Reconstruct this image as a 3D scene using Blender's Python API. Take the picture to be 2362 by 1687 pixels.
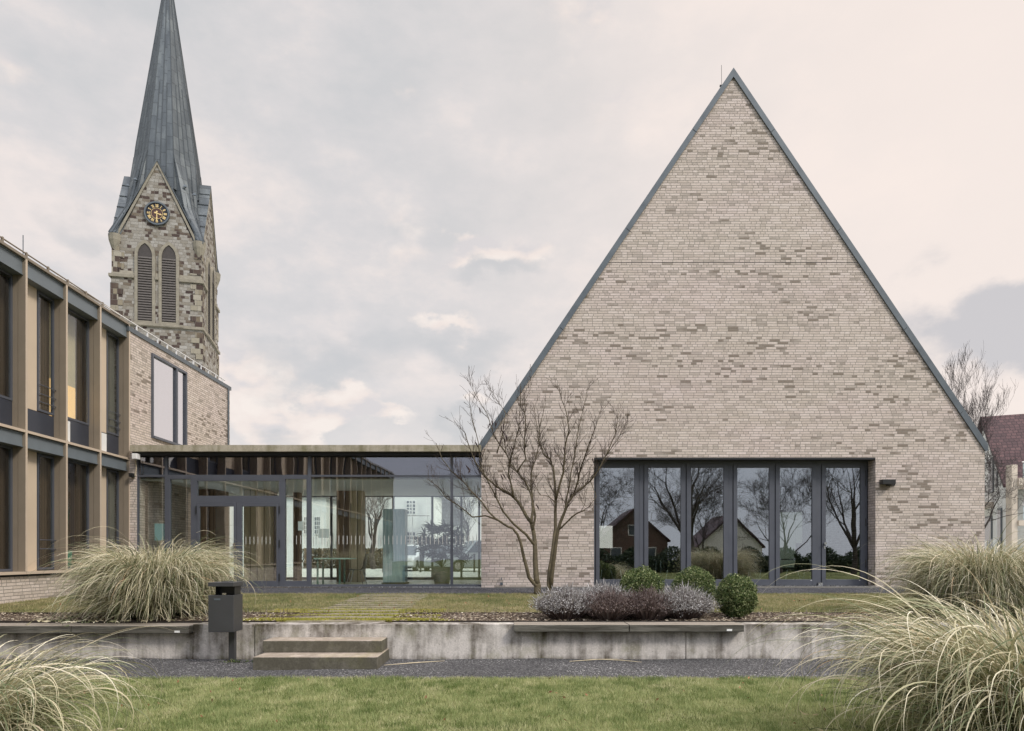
import bpy, math, random
import numpy as np
from mathutils import Vector, Matrix
R = math.radians
SC = bpy.context.scene
COL = SC.collection
for o in list(bpy.data.objects): bpy.data.objects.remove(o)

# ---------------------------------------------------------------- camera
cam_d = bpy.data.cameras.new('camera'); cam = bpy.data.objects.new('camera', cam_d); COL.objects.link(cam)
cam.location = (0, 0, 1.6); cam.rotation_euler = (R(90), 0, 0)
cam_d.sensor_width = 36; cam_d.lens = 24.0; cam_d.shift_y = 0.1856; cam_d.clip_end = 2000
SC.camera = cam
F = 1575.0
def PX(px, Y): return (px-1181)*Y/F          # the X of something Y metres away
def PZ(py, Y): return 1.6+(1282-py)*Y/F      # and its height

# ---------------------------------------------------------------- node helper
class NT:
    def __init__(s, tree): s.t = tree; s.t.nodes.clear()
    def n(s, typ, props=None, **inp):
        nd = s.t.nodes.new(typ)
        for k, v in (props or {}).items(): setattr(nd, k, v)
        for k, v in inp.items():
            key = int(k[1:]) if k[0] == '_' and k[1:].isdigit() else k.replace('_', ' ')
            s.set(nd.inputs[key], v)
        return nd
    def set(s, sock, v):
        if isinstance(v, bpy.types.NodeSocket): s.t.links.new(v, sock)
        elif isinstance(v, bpy.types.Node): s.t.links.new(v.outputs[0], sock)
        else:
            if isinstance(v, (tuple, list)) and len(v) == 3 and sock.type == 'RGBA': v = (*v, 1)
            sock.default_value = v
    def m(s, op, a, b=None, c=None):
        nd = s.t.nodes.new('ShaderNodeMath'); nd.operation = op
        for i, v in enumerate((a, b, c)):
            if v is not None: s.set(nd.inputs[i], v)
        return nd.outputs[0]
    def mix(s, f, a, b, mode='MIX'):
        nd = s.t.nodes.new('ShaderNodeMix'); nd.data_type = 'RGBA'; nd.blend_type = mode
        s.set(nd.inputs[0], f); s.set(nd.inputs[6], a); s.set(nd.inputs[7], b); return nd.outputs[2]
    def ramp(s, f, stops, interp='LINEAR'):
        nd = s.t.nodes.new('ShaderNodeValToRGB'); cr = nd.color_ramp; cr.interpolation = interp
        while len(cr.elements) < len(stops): cr.elements.new(.5)
        for e, (p, c) in zip(cr.elements, stops):
            e.position = p; e.color = (*c, 1) if not isinstance(c, (int, float)) else (c, c, c, 1)
        s.set(nd.inputs[0], f); return nd.outputs[0]
    def xyz(s, x, y, z): return s.n('ShaderNodeCombineXYZ', _0=x, _1=y, _2=z).outputs[0]
    def noise(s, vec, scale, detail=3, rough=.5, dist=0):
        return s.n('ShaderNodeTexNoise', Vector=vec, Scale=scale, Detail=detail, Roughness=rough, Distortion=dist).outputs[0]
    def rng(s, v, a, b, c=0, d=1, t='LINEAR'):
        return s.n('ShaderNodeMapRange', dict(interpolation_type=t), _0=v, _1=a, _2=b, _3=c, _4=d).outputs[0]

# ---------------------------------------------------------------- world: bright overcast sky with low cumulus
SUN_EL, SUN_AZ = R(42), R(128)     # azimuth clockwise from +Y: high, to the right and behind the camera
W = bpy.data.worlds.new('World'); SC.world = W; W.use_nodes = True
w = NT(W.node_tree)
dirv = w.n('ShaderNodeTexCoord').outputs['Generated']
sep = w.n('ShaderNodeSeparateXYZ', _0=dirv)
dx, dy, dz = sep.outputs
az = w.m('ARCTAN2', dx, dy); el = w.m('ARCSINE', dz)
def sky_noise(fa, fe, sc, det=6, ro=.55, off=0.0):
    return w.noise(w.xyz(w.m('MULTIPLY', dx, fa), w.m('MULTIPLY_ADD', dy, fa, off), w.m('MULTIPLY', dz, fe)), sc, det, ro)
wa = w.m('MULTIPLY_ADD', w.m('SUBTRACT', sky_noise(1, 1.6, 5), .5), .26, az)
we = w.m('MULTIPLY_ADD', w.m('SUBTRACT', sky_noise(1, 1.6, 7, off=4), .5), .2, el)
def blob(px, py, sx, sy, amp=1.0):
    a0 = math.atan((px-1181)/F); e0 = math.atan((1282-py)/F*math.cos(a0)); sa = sx/F*math.cos(a0)**2; se = sy/F
    A = w.m('POWER', w.m('ABSOLUTE', w.m('DIVIDE', w.m('SUBTRACT', wa, a0), sa)), 2)
    B = w.m('POWER', w.m('ABSOLUTE', w.m('DIVIDE', w.m('SUBTRACT', we, e0), se)), 2)
    return w.m('MULTIPLY', w.m('EXPONENT', w.m('MULTIPLY', w.m('ADD', A, B), -1)), amp)
def addall(l):
    r = l[0]
    for q in l[1:]: r = w.m('ADD', r, q)
    return r
base = w.ramp(w.m('ADD', w.m('MULTIPLY', sky_noise(1, 2.2, 2.6), .5), w.m('MULTIPLY', sky_noise(1, 1.8, 7, 8, .6, 2), .5)), [(.40, (.64, .64, .65)), (.5, (.725, .70, .70)), (.6, (.88, .80, .765))])
base = w.mix(w.m('MULTIPLY', w.rng(el, .32, .02, 0, 1, 'SMOOTHSTEP'), .55), base, (.82, .765, .73))
warm = w.m('MULTIPLY', w.rng(az, -.3, .6, 0, 1, 'SMOOTHSTEP'), w.rng(dy, -.2, .3, 0, 1))
base = w.mix(w.m('MULTIPLY', warm, .85), base, (.985, .865, .795))
base = w.mix(w.m('MULTIPLY', w.rng(dy, .1, -.4, 0, 1), .8), base, (.62, .655, .75))
puffn = sky_noise(1, 1.5, 11, 8, .55, 9)
bright = addall([blob(590, 940, 130, 90, 1.25), blob(740, 950, 120, 55, 1.3), blob(900, 978, 130, 30, 1.2), blob(500, 860, 60, 50), blob(1080, 915, 60, 35), blob(1180, 600, 170, 34, 1.1),
                 blob(1015, 748, 120, 26, 1.1), blob(930, 490, 110, 60, .5), blob(40, 440, 110, 60, .5), blob(990, 200, 160, 80, .5), blob(10, 160, 90, 70, .5), blob(1400, 130, 140, 200, .5), blob(780, 610, 130, 45, .45), blob(1290, 800, 60, 60, .4)])
bm = w.rng(w.m('ADD', bright, w.m('MULTIPLY', w.m('SUBTRACT', puffn, .5), 2.2)), .38, .95, 0, 1, 'SMOOTHSTEP')
sky = w.mix(w.m('MULTIPLY', bm, .85), base, w.ramp(sky_noise(1, 2.0, 14, 6, .5, 21), [(.38, (.74, .70, .70)), (.5, (.93, .82, .76)), (.62, (.99, .89, .82))]))
dark = addall([blob(1190, 655, 130, 38), blob(1070, 800, 190, 45), blob(640, 985, 120, 30), blob(720, 840, 260, 60), blob(1060, 985, 80, 35), blob(180, 540, 90, 70), blob(1040, 930, 40, 30)])
dm = w.rng(w.m('ADD', dark, w.m('MULTIPLY', w.m('SUBTRACT', puffn, .5), 1.1)), .35, 1.15, 0, 1, 'SMOOTHSTEP')
sky = w.mix(w.m('MULTIPLY', dm, .55), sky, (.54, .56, .58))
bank = addall([blob(2300, 730, 260, 75), blob(2450, 790, 280, 90)])
bk = w.rng(w.m('ADD', bank, w.m('MULTIPLY', w.m('SUBTRACT', puffn, .5), 1.3)), .25, 1.0, 0, 1, 'SMOOTHSTEP')
sky = w.mix(w.m('MULTIPLY', bk, .75), sky, (.53, .535, .57))
zen = w.m('ADD', w.rng(el, .72, 1.3, .92, 2.9, 'SMOOTHSTEP'), w.m('MULTIPLY', w.rng(dy, .1, -.6, 0, 1, 'SMOOTHSTEP'), w.rng(el, .3, .8, 0, 1.2, 'SMOOTHSTEP')))
sky = w.mix(1.0, sky, w.xyz(zen, zen, zen), 'MULTIPLY')
nish = w.n('ShaderNodeTexSky', dict(sky_type='NISHITA', sun_disc=False, sun_elevation=SUN_EL, sun_rotation=SUN_AZ))
nbg = w.n('ShaderNodeBackground', Color=nish.outputs[0], Strength=.1)
cbg = w.n('ShaderNodeBackground', Color=sky, Strength=1.0)
mx = w.n('ShaderNodeMixShader', _0=.94, _1=nbg.outputs[0], _2=cbg.outputs[0])
w.n('ShaderNodeOutputWorld', Surface=mx.outputs[0])

sd = bpy.data.lights.new('sun', 'SUN'); sd.energy = 2.2; sd.angle = R(12); sd.color = (1, .93, .83)
sun = bpy.data.objects.new('sun', sd); COL.objects.link(sun)
sv = Vector((math.sin(SUN_AZ)*math.cos(SUN_EL), math.cos(SUN_AZ)*math.cos(SUN_EL), math.sin(SUN_EL)))
sun.rotation_euler = (-sv).to_track_quat('-Z', 'Y').to_euler(); sun.location = (0, 0, 40)
SC.view_settings.view_transform = 'Standard'; SC.view_settings.look = 'None'
SC.view_settings.exposure = 0.15; SC.view_settings.gamma = 1
SC.cycles.max_bounces = 8; SC.cycles.transparent_max_bounces = 24; SC.cycles.glossy_bounces = 4
SC.cycles.caustics_reflective = False; SC.cycles.caustics_refractive = False

# ---------------------------------------------------------------- materials
MATS = {}
def new_mat(name):
    m = bpy.data.materials.new(name); m.use_nodes = True; MATS[name] = m; return m, NT(m.node_tree)
def finish(t, col, rough=.6, metal=0, bump=None, dist=.01, strength=.5, spec=.5, **kw):
    b = t.n('ShaderNodeBsdfPrincipled', Base_Color=col, Roughness=rough, Metallic=metal, **kw)
    b.inputs['Specular IOR Level'].default_value = spec
    if bump is not None:
        bp = t.n('ShaderNodeBump', Strength=strength, Distance=dist, Height=bump); t.set(b.inputs['Normal'], bp.outputs[0])
    t.n('ShaderNodeOutputMaterial', Surface=b.outputs[0]); return b
def pm(name, col, rough=.6, var=.15, scale=6, metal=0, bump=.004, island=0, stretch=(1, 1, 1), spec=.5, emis=0):
    m, t = new_mat(name)
    co = t.n('ShaderNodeTexCoord').outputs['Object']
    v = t.n('ShaderNodeMapping', Vector=co, Scale=stretch).outputs[0]
    nz = t.noise(v, scale, 5, .6)
    f = t.rng(nz, .3, .7, 1-var, 1+var)
    if island:
        rnd = t.n('ShaderNodeNewGeometry').outputs['Random Per Island']
        f = t.m('MULTIPLY', f, t.rng(rnd, 0, 1, 1-island, 1+island))
    c = t.mix(1.0, (*col, 1), t.xyz(f, f, f), 'MULTIPLY')
    b = finish(t, c, t.rng(nz, .3, .7, max(rough-.08, 0), min(rough+.08, 1)), metal, t.noise(v, scale*6, 3) if bump else None, bump, .5, spec)
    if emis: b.inputs['Emission Color'].default_value = (*col, 1); b.inputs['Emission Strength'].default_value = emis
    return m
def masonry(name, h, wd, mortar, stops, mortcol, psplit=.6, clus=.5, cs=(.35, .9), bump=.006, rough=.85, warp=0, lilac=0):
    m, t = new_mat(name)
    tc = t.n('ShaderNodeTexCoord').outputs['Object']; s = t.n('ShaderNodeSeparateXYZ', _0=tc)
    nn = t.n('ShaderNodeSeparateXYZ', _0=t.n('ShaderNodeTexCoord').outputs['Normal'])
    ax = t.m('GREATER_THAN', t.m('ABSOLUTE', nn.outputs[0]), .7)
    u = t.m('ADD', t.m('MULTIPLY', s.outputs[0], t.m('SUBTRACT', 1, ax)), t.m('MULTIPLY', s.outputs[1], ax))
    v = s.outputs[2]
    if warp:
        wv = t.xyz(u, v, 0)
        v = t.m('MULTIPLY_ADD', t.m('SUBTRACT', t.noise(wv, .9, 2), .5), warp*2.5, v)
        u = t.m('MULTIPLY_ADD', t.m('SUBTRACT', t.noise(wv, 2.3, 2), .5), warp*1.5, u)
    vv = t.m('DIVIDE', v, h); row = t.m('FLOOR', vv); fv = t.m('FRACT', vv)
    r1 = t.n('ShaderNodeTexWhiteNoise', dict(noise_dimensions='1D'), W=row).outputs[0]
    uu = t.m('MULTIPLY_ADD', r1, 7.31, t.m('DIVIDE', u, wd)); c0 = t.m('FLOOR', uu); fu = t.m('FRACT', uu)
    r2 = t.n('ShaderNodeTexWhiteNoise', dict(noise_dimensions='3D'), Vector=t.xyz(c0, row, 3.3)).outputs[0]
    sp = t.m('LESS_THAN', r2, psplit)
    k = t.m('ADD', 1, sp)
    fk = t.m('MULTIPLY', fu, k); f2 = t.m('FRACT', fk); c2 = t.m('MULTIPLY_ADD', t.m('FLOOR', fk), .37, c0)
    idv = t.n('ShaderNodeTexWhiteNoise', dict(noise_dimensions='3D'), Vector=t.xyz(c2, row, 7.7)).outputs[0]
    eu = t.m('MULTIPLY', t.m('MINIMUM', f2, t.m('SUBTRACT', 1, f2)), t.m('DIVIDE', wd, k))
    ev = t.m('MULTIPLY', t.m('MINIMUM', fv, t.m('SUBTRACT', 1, fv)), h)
    ed = t.m('MINIMUM', eu, ev)
    mask = t.rng(ed, mortar*.35, mortar*.7, 0, 1, 'SMOOTHSTEP')
    cl = t.noise(t.xyz(t.m('MULTIPLY', u, cs[0]), t.m('MULTIPLY', v, cs[1]), 1.5), 1, 4, .6)
    tone = t.m('ADD', t.m('MULTIPLY', idv, 1-clus*.5), t.m('MULTIPLY', t.m('SUBTRACT', cl, .5), clus*2.0))
    bc = t.ramp(tone, stops)
    fine = t.noise(t.xyz(u, v, .2), 24, 4, .65)
    ff = t.rng(fine, .3, .7, .88, 1.12)
    bc = t.mix(1.0, bc, t.xyz(ff, ff, ff), 'MULTIPLY')
    if lilac:
        bc = t.mix(t.rng(t.noise(t.xyz(t.m('MULTIPLY', u, .5), v, 5), .8, 4, .6), .40, .66, 0, .55), bc, t.mix(1.0, bc, (1.02, .965, 1.04, 1), 'MULTIPLY'))
    c = t.mix(mask, (*mortcol, 1), bc)
    hh = t.m('ADD', mask, t.m('MULTIPLY', fine, .35))
    finish(t, c, rough, 0, hh, bump, .8, .25)
    return m
BR = masonry('pale_brick', .0694, .278, .012,
  [(-.0, (.25, .21, .17)), (.02, (.34, .295, .25)), (.06, (.45, .395, .345)), (.25, (.545, .472, .41)), (.6, (.62, .54, .48)), (1, (.68, .605, .55))], (.27, .24, .21), .35, .42, (.28, .9), lilac=1)
ST = masonry('tower_stone', .25, .62, .02,
  [(0, (.06, .042, .038)), (.10, (.085, .060, .052)), (.15, (.16, .13, .10)), (.28, (.225, .20, .165)), (.6, (.30, .28, .25)), (1, (.40, .385, .36))], (.27, .25, .22), .65, .30, (.5, .5), .03, .9, .10)
QU = masonry('tower_quoin', .46, .62, .02,
  [(0, (.045, .03, .028)), (.42, (.09, .065, .055)), (.5, (.22, .18, .125)), (.65, (.30, .27, .21)), (1, (.38, .35, .29))], (.25, .23, .20), .35, .1, (.5, .5), .03, .9, .03)
TILE = masonry('roof_tile', .2, .24, .03, [(0, (.065, .038, .042)), (.6, (.095, .052, .056)), (1, (.125, .07, .072))], (.04, .025, .03), 0, .2, (.5, .5), .03, .6)
GTILE = masonry('grey_roof_tile', .3, .25, .03, [(0, (.16, .16, .17)), (1, (.24, .24, .25))], (.08, .08, .08), 0, .2, (.5, .5), .03, .6)
RBR = masonry('red_brick', .075, .22, .012, [(0, (.075, .045, .038)), (1, (.15, .085, .07))], (.2, .17, .15), .4, .2)
FRM = pm('anthracite_frame', (.085, .092, .112), .42, .06, 3, 0, 0)
BAND = pm('grey_steel', (.155, .18, .20), .45, .10, 2, 0, 0)
ZTR = pm('zinc_trim', (.115, .135, .152), .45, .14, 3, .2, 0)
DARKV = pm('dark_recess', (.02, .021, .024), .7, .1, 3, 0, 0)
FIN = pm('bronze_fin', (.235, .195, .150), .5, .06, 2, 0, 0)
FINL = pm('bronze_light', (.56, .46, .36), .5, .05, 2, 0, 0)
PANEL = pm('beige_panel', (.60, .49, .37), .55, .05, 1.2, 0, 0)
DPANEL = pm('dark_panel', (.04, .045, .06), .35, .1, 2, 0, 0)
WHITE = pm('white_paint', (.78, .78, .76), .6, .05, 2, 0, 0)
PLAST = pm('plaster', (.75, .76, .74), .8, .06, .8, 0, .003)
STEEL = pm('brushed_steel', (.6, .6, .6), .25, .05, 8, 1, 0)
GALV = pm('white_rail', (.75, .74, .73), .4, .1, 8, 0, 0)
BINM = pm('bin_metal', (.052, .053, .056), .42, .07, 5, 0, .0006)
BLK = pm('black_plastic', (.02, .02, .02), .4, .1, 5, 0, 0)
FLOOR = pm('interior_floor', (.80, .79, .74), .3, .08, 2, 0, 0)
CEIL = pm('interior_ceiling', (.35, .35, .34), .8, .03, 2, 0, 0)
GREYW = pm('interior_wall', (.20, .19, .17), .8, .1, 2, 0, 0)
GOLD = pm('gold_leaf', (.80, .60, .28), .4, .06, 8, 0, 0)
FACE = pm('clock_black', (.015, .014, .02), .4, .1, 4, 0, 0)
FACE2 = pm('clock_brown', (.07, .03, .025), .5, .1, 4, 0, 0)
SAND = pm('sandstone', (.27, .245, .195), .85, .2, 2.5, 0, .02)
LOUV = pm('louvre_wood', (.10, .088, .08), .7, .2, 4, 0, 0)
LOUVD = pm('louvre_board', (.055, .047, .044), .7, .2, 4, 0, 0)
BARK = pm('bark', (.105, .085, .05), .85, .35, 9, 0, .01)
TWIG = pm('twig', (.05, .033, .022), .8, .2, 9, 0, 0)
TWIGG = pm('far_twig', (.055, .045, .042), .85, .2, 4, 0, 0)
PODM = pm('seed_pod', (.035, .018, .02), .7, .2, 9, 0, 0)
CARW = pm('car_white', (.7, .72, .72), .3, .03, 3, 0, 0)
CARS = pm('car_silver', (.42, .45, .45), .3, .03, 3, .3, 0)
CARD = pm('car_dark', (.03, .035, .04), .3, .03, 3, 0, 0)
LAMPG = pm('car_lamp', (.8, .8, .75), .15, .02, 3, 0, 0)
GREENB = pm('green_box', (.04, .26, .17), .5, .1, 3, 0, 0)
CHW = pm('chair_seat', (.022, .018, .017), .45, .1, 5, 0, 0)
GTAB = pm('pale_table_top', (.42, .60, .52), .3, .03, 3, 0, 0)
GLEG = pm('green_metal_leg', (.10, .19, .16), .4, .05, 3, .3, 0)
POTM = pm('planter', (.065, .075, .065), .6, .1, 3, 0, 0)
CONB = pm('beige_concrete', (.56, .49, .41), .85, .12, 1.5, 0, .003)
STRAW = pm('straw', (.62, .53, .36), .8, .2, 9, 0, 0)
LITTER = pm('dead_leaf', (.26, .12, .06), .8, .3, 9, 0, 0, .4)
EDGE = pm('steel_edging', (.035, .027, .022), .7, .3, 6, 0, 0)
CURT = pm('cream_curtain', (.74, .60, .38), .8, .08, 3, 0, 0)
LIT = pm('lamplit_curtain', (1.0, .62, .26), .8, .15, 1.4, 0, 0, emis=.55)
PAPER = pm('paper_sheet', (.72, .77, .76), .7, .05, 9, 0, 0)
MARK = pm('etched_mark', (.62, .62, .58), .6, .02, 9, 0, 0)

def slats(name, col, w_, axis='Y', var=.25):
    m, t = new_mat(name)
    s = t.n('ShaderNodeSeparateXYZ', _0=t.n('ShaderNodeTexCoord').outputs['Object'])
    u = t.m('DIVIDE', s.outputs['XYZ'.index(axis)], w_)
    r = t.n('ShaderNodeTexWhiteNoise', dict(noise_dimensions='1D'), W=t.m('FLOOR', u)).outputs[0]
    g = t.m('MULTIPLY', t.rng(t.m('ABSOLUTE', t.m('SUBTRACT', t.m('FRACT', u), .5)), .40, .48, 1, .25), t.rng(r, 0, 1, 1-var, 1+var))
    c = t.mix(1.0, (*col, 1), t.xyz(g, g, g), 'MULTIPLY'); finish(t, c, .6)
    return m
SLAT = slats('brown_slats', (.115, .075, .050), .09)
SLATX = slats('timber_cladding', (.24, .15, .10), .12, 'X')
BEIGEX = slats('beige_cladding', (.66, .54, .38), .22, 'X', .1)

def concrete(name, base, stain, streak=1.0, green=0, top=None):
    m, t = new_mat(name)
    co = t.n('ShaderNodeTexCoord').outputs['Object']
    s = t.n('ShaderNodeSeparateXYZ', _0=co)
    v = t.n('ShaderNodeMapping', Vector=co, Scale=(3.0, 3.0, .35)).outputs[0]
    v2 = t.n('ShaderNodeMapping', Vector=co, Scale=(9, 9, .6)).outputs[0]
    a = t.noise(v, 1.0, 5, .6); b = t.noise(co, 5, 6, .7); d = t.noise(v2, 1, 4, .6); e = t.noise(co, 45, 3, .6)
    f = t.m('ADD', t.m('MULTIPLY', a, .55*streak), t.m('ADD', t.m('MULTIPLY', b, .35), t.m('MULTIPLY', d, .35*streak)))
    if top is not None:   # drip marks, longest under the coping; shade painted along the base
        f = t.m('SUBTRACT', f, t.m('MULTIPLY', t.rng(s.outputs[2], top-.3, top, 0, .17), t.rng(d, .42, .62, .15, 1)))
        f = t.m('SUBTRACT', f, t.rng(s.outputs[2], top-.46, top-.56, 0, .10))  # contact shadow at the wall foot, painted with the stain tone
    k = .35+.45*streak
    c = t.ramp(f, [(k*.57, stain), (k*.70, tuple(x*.5+y*.5 for x, y in zip(base, stain))), (k*.82, base), (1, tuple(min(x*1.12, 1) for x in base))])
    ef = t.rng(e, .3, .7, .86, 1.12); c = t.mix(1.0, c, t.xyz(ef, ef, ef), 'MULTIPLY')
    pits = t.n('ShaderNodeTexVoronoi', Vector=co, Scale=17.0).outputs['Distance']
    pm_ = t.rng(pits, .06, .12, .35, 1); c = t.mix(1.0, c, t.xyz(pm_, pm_, pm_), 'MULTIPLY')
    if green:
        c = t.mix(t.rng(t.noise(co, 2.2, 5, .7), .52, .68, 0, green), c, (.17, .17, .06, 1))
    finish(t, c, .85, 0, t.m('ADD', b, t.m('MULTIPLY', e, .4)), .008, .5, .3)
    return m
CONC = concrete('stained_shaded_concrete', (.60, .56, .52), (.085, .07, .05), 1, .4, .555)
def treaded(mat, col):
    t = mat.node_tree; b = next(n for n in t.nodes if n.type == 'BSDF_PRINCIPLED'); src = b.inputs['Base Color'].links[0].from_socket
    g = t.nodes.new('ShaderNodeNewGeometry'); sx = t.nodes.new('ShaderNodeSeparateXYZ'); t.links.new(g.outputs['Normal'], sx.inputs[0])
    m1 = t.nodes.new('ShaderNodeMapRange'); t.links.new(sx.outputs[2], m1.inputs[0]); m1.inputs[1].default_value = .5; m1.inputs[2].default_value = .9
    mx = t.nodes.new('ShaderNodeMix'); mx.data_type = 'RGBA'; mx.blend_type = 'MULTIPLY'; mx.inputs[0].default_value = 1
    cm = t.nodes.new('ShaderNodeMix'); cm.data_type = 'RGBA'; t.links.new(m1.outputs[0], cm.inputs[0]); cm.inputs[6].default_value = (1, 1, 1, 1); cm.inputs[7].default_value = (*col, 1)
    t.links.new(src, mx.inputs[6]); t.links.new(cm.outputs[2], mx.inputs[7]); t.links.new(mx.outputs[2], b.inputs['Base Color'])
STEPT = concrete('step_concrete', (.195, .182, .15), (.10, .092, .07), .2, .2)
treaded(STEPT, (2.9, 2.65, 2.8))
FASC = concrete('fascia_concrete', (.42, .38, .30), (.22, .20, .13), .8, .3)
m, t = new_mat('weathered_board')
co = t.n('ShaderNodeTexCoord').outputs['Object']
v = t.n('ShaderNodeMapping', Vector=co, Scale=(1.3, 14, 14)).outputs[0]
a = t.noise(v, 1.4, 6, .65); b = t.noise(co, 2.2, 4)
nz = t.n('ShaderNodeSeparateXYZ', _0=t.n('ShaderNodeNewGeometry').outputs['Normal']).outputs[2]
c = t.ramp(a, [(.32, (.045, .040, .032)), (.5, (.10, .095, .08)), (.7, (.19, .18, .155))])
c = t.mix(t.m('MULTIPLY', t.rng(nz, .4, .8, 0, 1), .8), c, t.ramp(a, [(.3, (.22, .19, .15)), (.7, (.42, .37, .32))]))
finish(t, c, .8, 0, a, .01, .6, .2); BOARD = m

def speckle(name, stops, scale, bump, patch=.25, ps=.6, rough=.95):
    m, t = new_mat(name)
    co = t.n('ShaderNodeTexCoord').outputs['Object']
    vo = t.n('ShaderNodeTexVoronoi', Vector=co, Scale=scale)
    r = t.n('ShaderNodeTexWhiteNoise', dict(noise_dimensions='3D'), Vector=vo.outputs['Color']).outputs[0]
    f = t.m('ADD', r, t.m('MULTIPLY', t.m('SUBTRACT', t.noise(co, ps, 5, .6), .5), patch*2))
    finish(t, t.ramp(f, stops), rough, 0, t.m('SUBTRACT', 1, vo.outputs['Distance']), bump, .9, .2)
    return m
PATH = speckle('dark_grit', [(0, (.036, .035, .037)), (.5, (.076, .075, .076)), (.85, (.135, .133, .135)), (.97, (.21, .205, .21)), (1, (.42, .41, .40))], 60, .012, .22)
GRAV = speckle('wall_grit', [(0, (.028, .028, .033)), (.6, (.065, .065, .074)), (.95, (.13, .13, .14)), (1, (.34, .34, .33))], 50, .012, .15)
SOIL = speckle('bare_soil', [(0, (.045, .03, .022)), (.5, (.10, .075, .055)), (1, (.22, .18, .14))], 30, .03, .3)
PAVE = speckle('forecourt_paving', [(0, (.40, .42, .38)), (.5, (.52, .54, .49)), (1, (.64, .66, .60))], 12, .01, .3)
def turf(name, a, b, c3):
    m, t = new_mat(name)
    co = t.n('ShaderNodeTexCoord').outputs['Object']
    f = t.m('ADD', t.m('MULTIPLY', t.noise(co, .9, 4, .6), .6), t.m('MULTIPLY', t.noise(co, 12, 4, .7), .4))
    finish(t, t.ramp(f, [(.35, a), (.5, b), (.65, c3)]), .95, 0, t.noise(co, 60, 3), .03, 1, .1)
    return m
TURF = turf('turf_base', (.07, .08, .03), (.13, .15, .05), (.26, .25, .12))
MOSS = turf('mossy_turf_base', (.08, .085, .04), (.17, .16, .075), (.33, .27, .17))
def blades_mat(name, stops, patch=None, ps=.8, trans=.25, rough=.6, pat=.5):
    m, t = new_mat(name)
    g = t.n('ShaderNodeNewGeometry'); rnd = g.outputs['Random Per Island']
    if patch:
        co = t.n('ShaderNodeTexCoord').outputs['Object']
        nzz = t.m('ADD', t.m('MULTIPLY', t.noise(co, ps, 4, .6), .6), t.m('MULTIPLY', t.noise(co, ps*5, 3, .6), .4))
        rnd = t.m('ADD', t.m('MULTIPLY', rnd, 1-pat), t.m('MULTIPLY', t.rng(nzz, .35, .65, 0, 1), pat))
    c = t.ramp(rnd, stops)
    d = t.n('ShaderNodeBsdfPrincipled', Base_Color=c, Roughness=rough); d.inputs['Specular IOR Level'].default_value = .25
    tr = t.n('ShaderNodeBsdfTranslucent', Color=c)
    mx = t.n('ShaderNodeMixShader', _0=trans, _1=d.outputs[0], _2=tr.outputs[0])
    t.n('ShaderNodeOutputMaterial', Surface=mx.outputs[0]); return m
LAWN = blades_mat('lawn_blades', [(0, (.12, .18, .06)), (.28, (.25, .31, .12)), (.58, (.45, .475, .23)), (1, (.70, .64, .42))], True, 1.5, .3, pat=.66)
LAWN2 = blades_mat('upper_lawn_blades', [(0, (.09, .125, .045)), (.28, (.17, .20, .08)), (.5, (.30, .295, .13)), (.75, (.42, .36, .20)), (1, (.56, .49, .30))], True, 1.0, .3, pat=.68)
MOSSB = blades_mat('moss_tufts', [(0, (.22, .24, .04)), (.5, (.38, .36, .07)), (1, (.50, .44, .14))], True, 2, .1)
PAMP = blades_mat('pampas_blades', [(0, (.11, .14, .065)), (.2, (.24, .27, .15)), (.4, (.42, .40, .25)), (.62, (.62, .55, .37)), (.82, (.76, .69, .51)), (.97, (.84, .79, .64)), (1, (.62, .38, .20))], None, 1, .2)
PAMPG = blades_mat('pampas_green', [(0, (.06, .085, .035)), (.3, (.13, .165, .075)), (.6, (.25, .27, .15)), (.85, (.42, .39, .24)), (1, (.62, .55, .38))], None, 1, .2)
BOX = blades_mat('box_leaves', [(0, (.03, .055, .018)), (.4, (.08, .125, .04)), (.72, (.19, .235, .085)), (1, (.42, .44, .24))], None, 1, .25)
LAVS = blades_mat('lavender_silver', [(0, (.20, .19, .18)), (.5, (.38, .365, .36)), (1, (.60, .59, .58))], None, 1, .15)
LAVB = blades_mat('lavender_brown', [(0, (.06, .045, .04)), (.5, (.15, .105, .095)), (1, (.30, .25, .235))], None, 1, .1)
MULCH = blades_mat('mulch_bits', [(0, (.07, .05, .035)), (.35, (.19, .14, .10)), (.7, (.42, .34, .25)), (1, (.72, .65, .52))], None, 1, 0)
HEDG = blades_mat('hedge_leaves', [(0, (.05, .05, .03)), (.5, (.12, .10, .06)), (1, (.20, .17, .10))], None, 1, .1)
PALM = blades_mat('palm_leaves', [(0, (.010, .018, .010)), (.6, (.022, .036, .022)), (1, (.07, .10, .07))], None, 1, .1)
DGREEN = blades_mat('evergreen_leaves', [(0, (.015, .03, .015)), (.6, (.035, .06, .03)), (1, (.08, .11, .05))], None, 1, .1)

def glass(name, refl, tint, fr=.85, wav=.0):
    m, t = new_mat(name)
    lw = t.n('ShaderNodeLayerWeight', Blend=.5).outputs['Facing']
    fac = t.m('MULTIPLY_ADD', t.m('POWER', lw, 4), fr, refl)
    gl = t.n('ShaderNodeBsdfGlossy', dict(distribution='GGX'), Color=(.95, .96, 1), Roughness=.0)
    if wav:
        co = t.n('ShaderNodeTexCoord').outputs['Object']
        bp = t.n('ShaderNodeBump', Strength=1, Distance=wav, Height=t.noise(co, 1.1, 1)); t.set(gl.inputs['Normal'], bp.outputs[0])
    tr = t.n('ShaderNodeBsdfTransparent', Color=tint)
    mx = t.n('ShaderNodeMixShader', _0=fac, _1=tr.outputs[0], _2=gl.outputs[0])
    t.n('ShaderNodeOutputMaterial', Surface=mx.outputs[0]); return m
GLS = glass('clear_pane', .125, (.94, .97, .955), .8, .0015)
GLD = glass('door_pane', .28, (.86, .92, .90), .8, .001)
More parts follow.
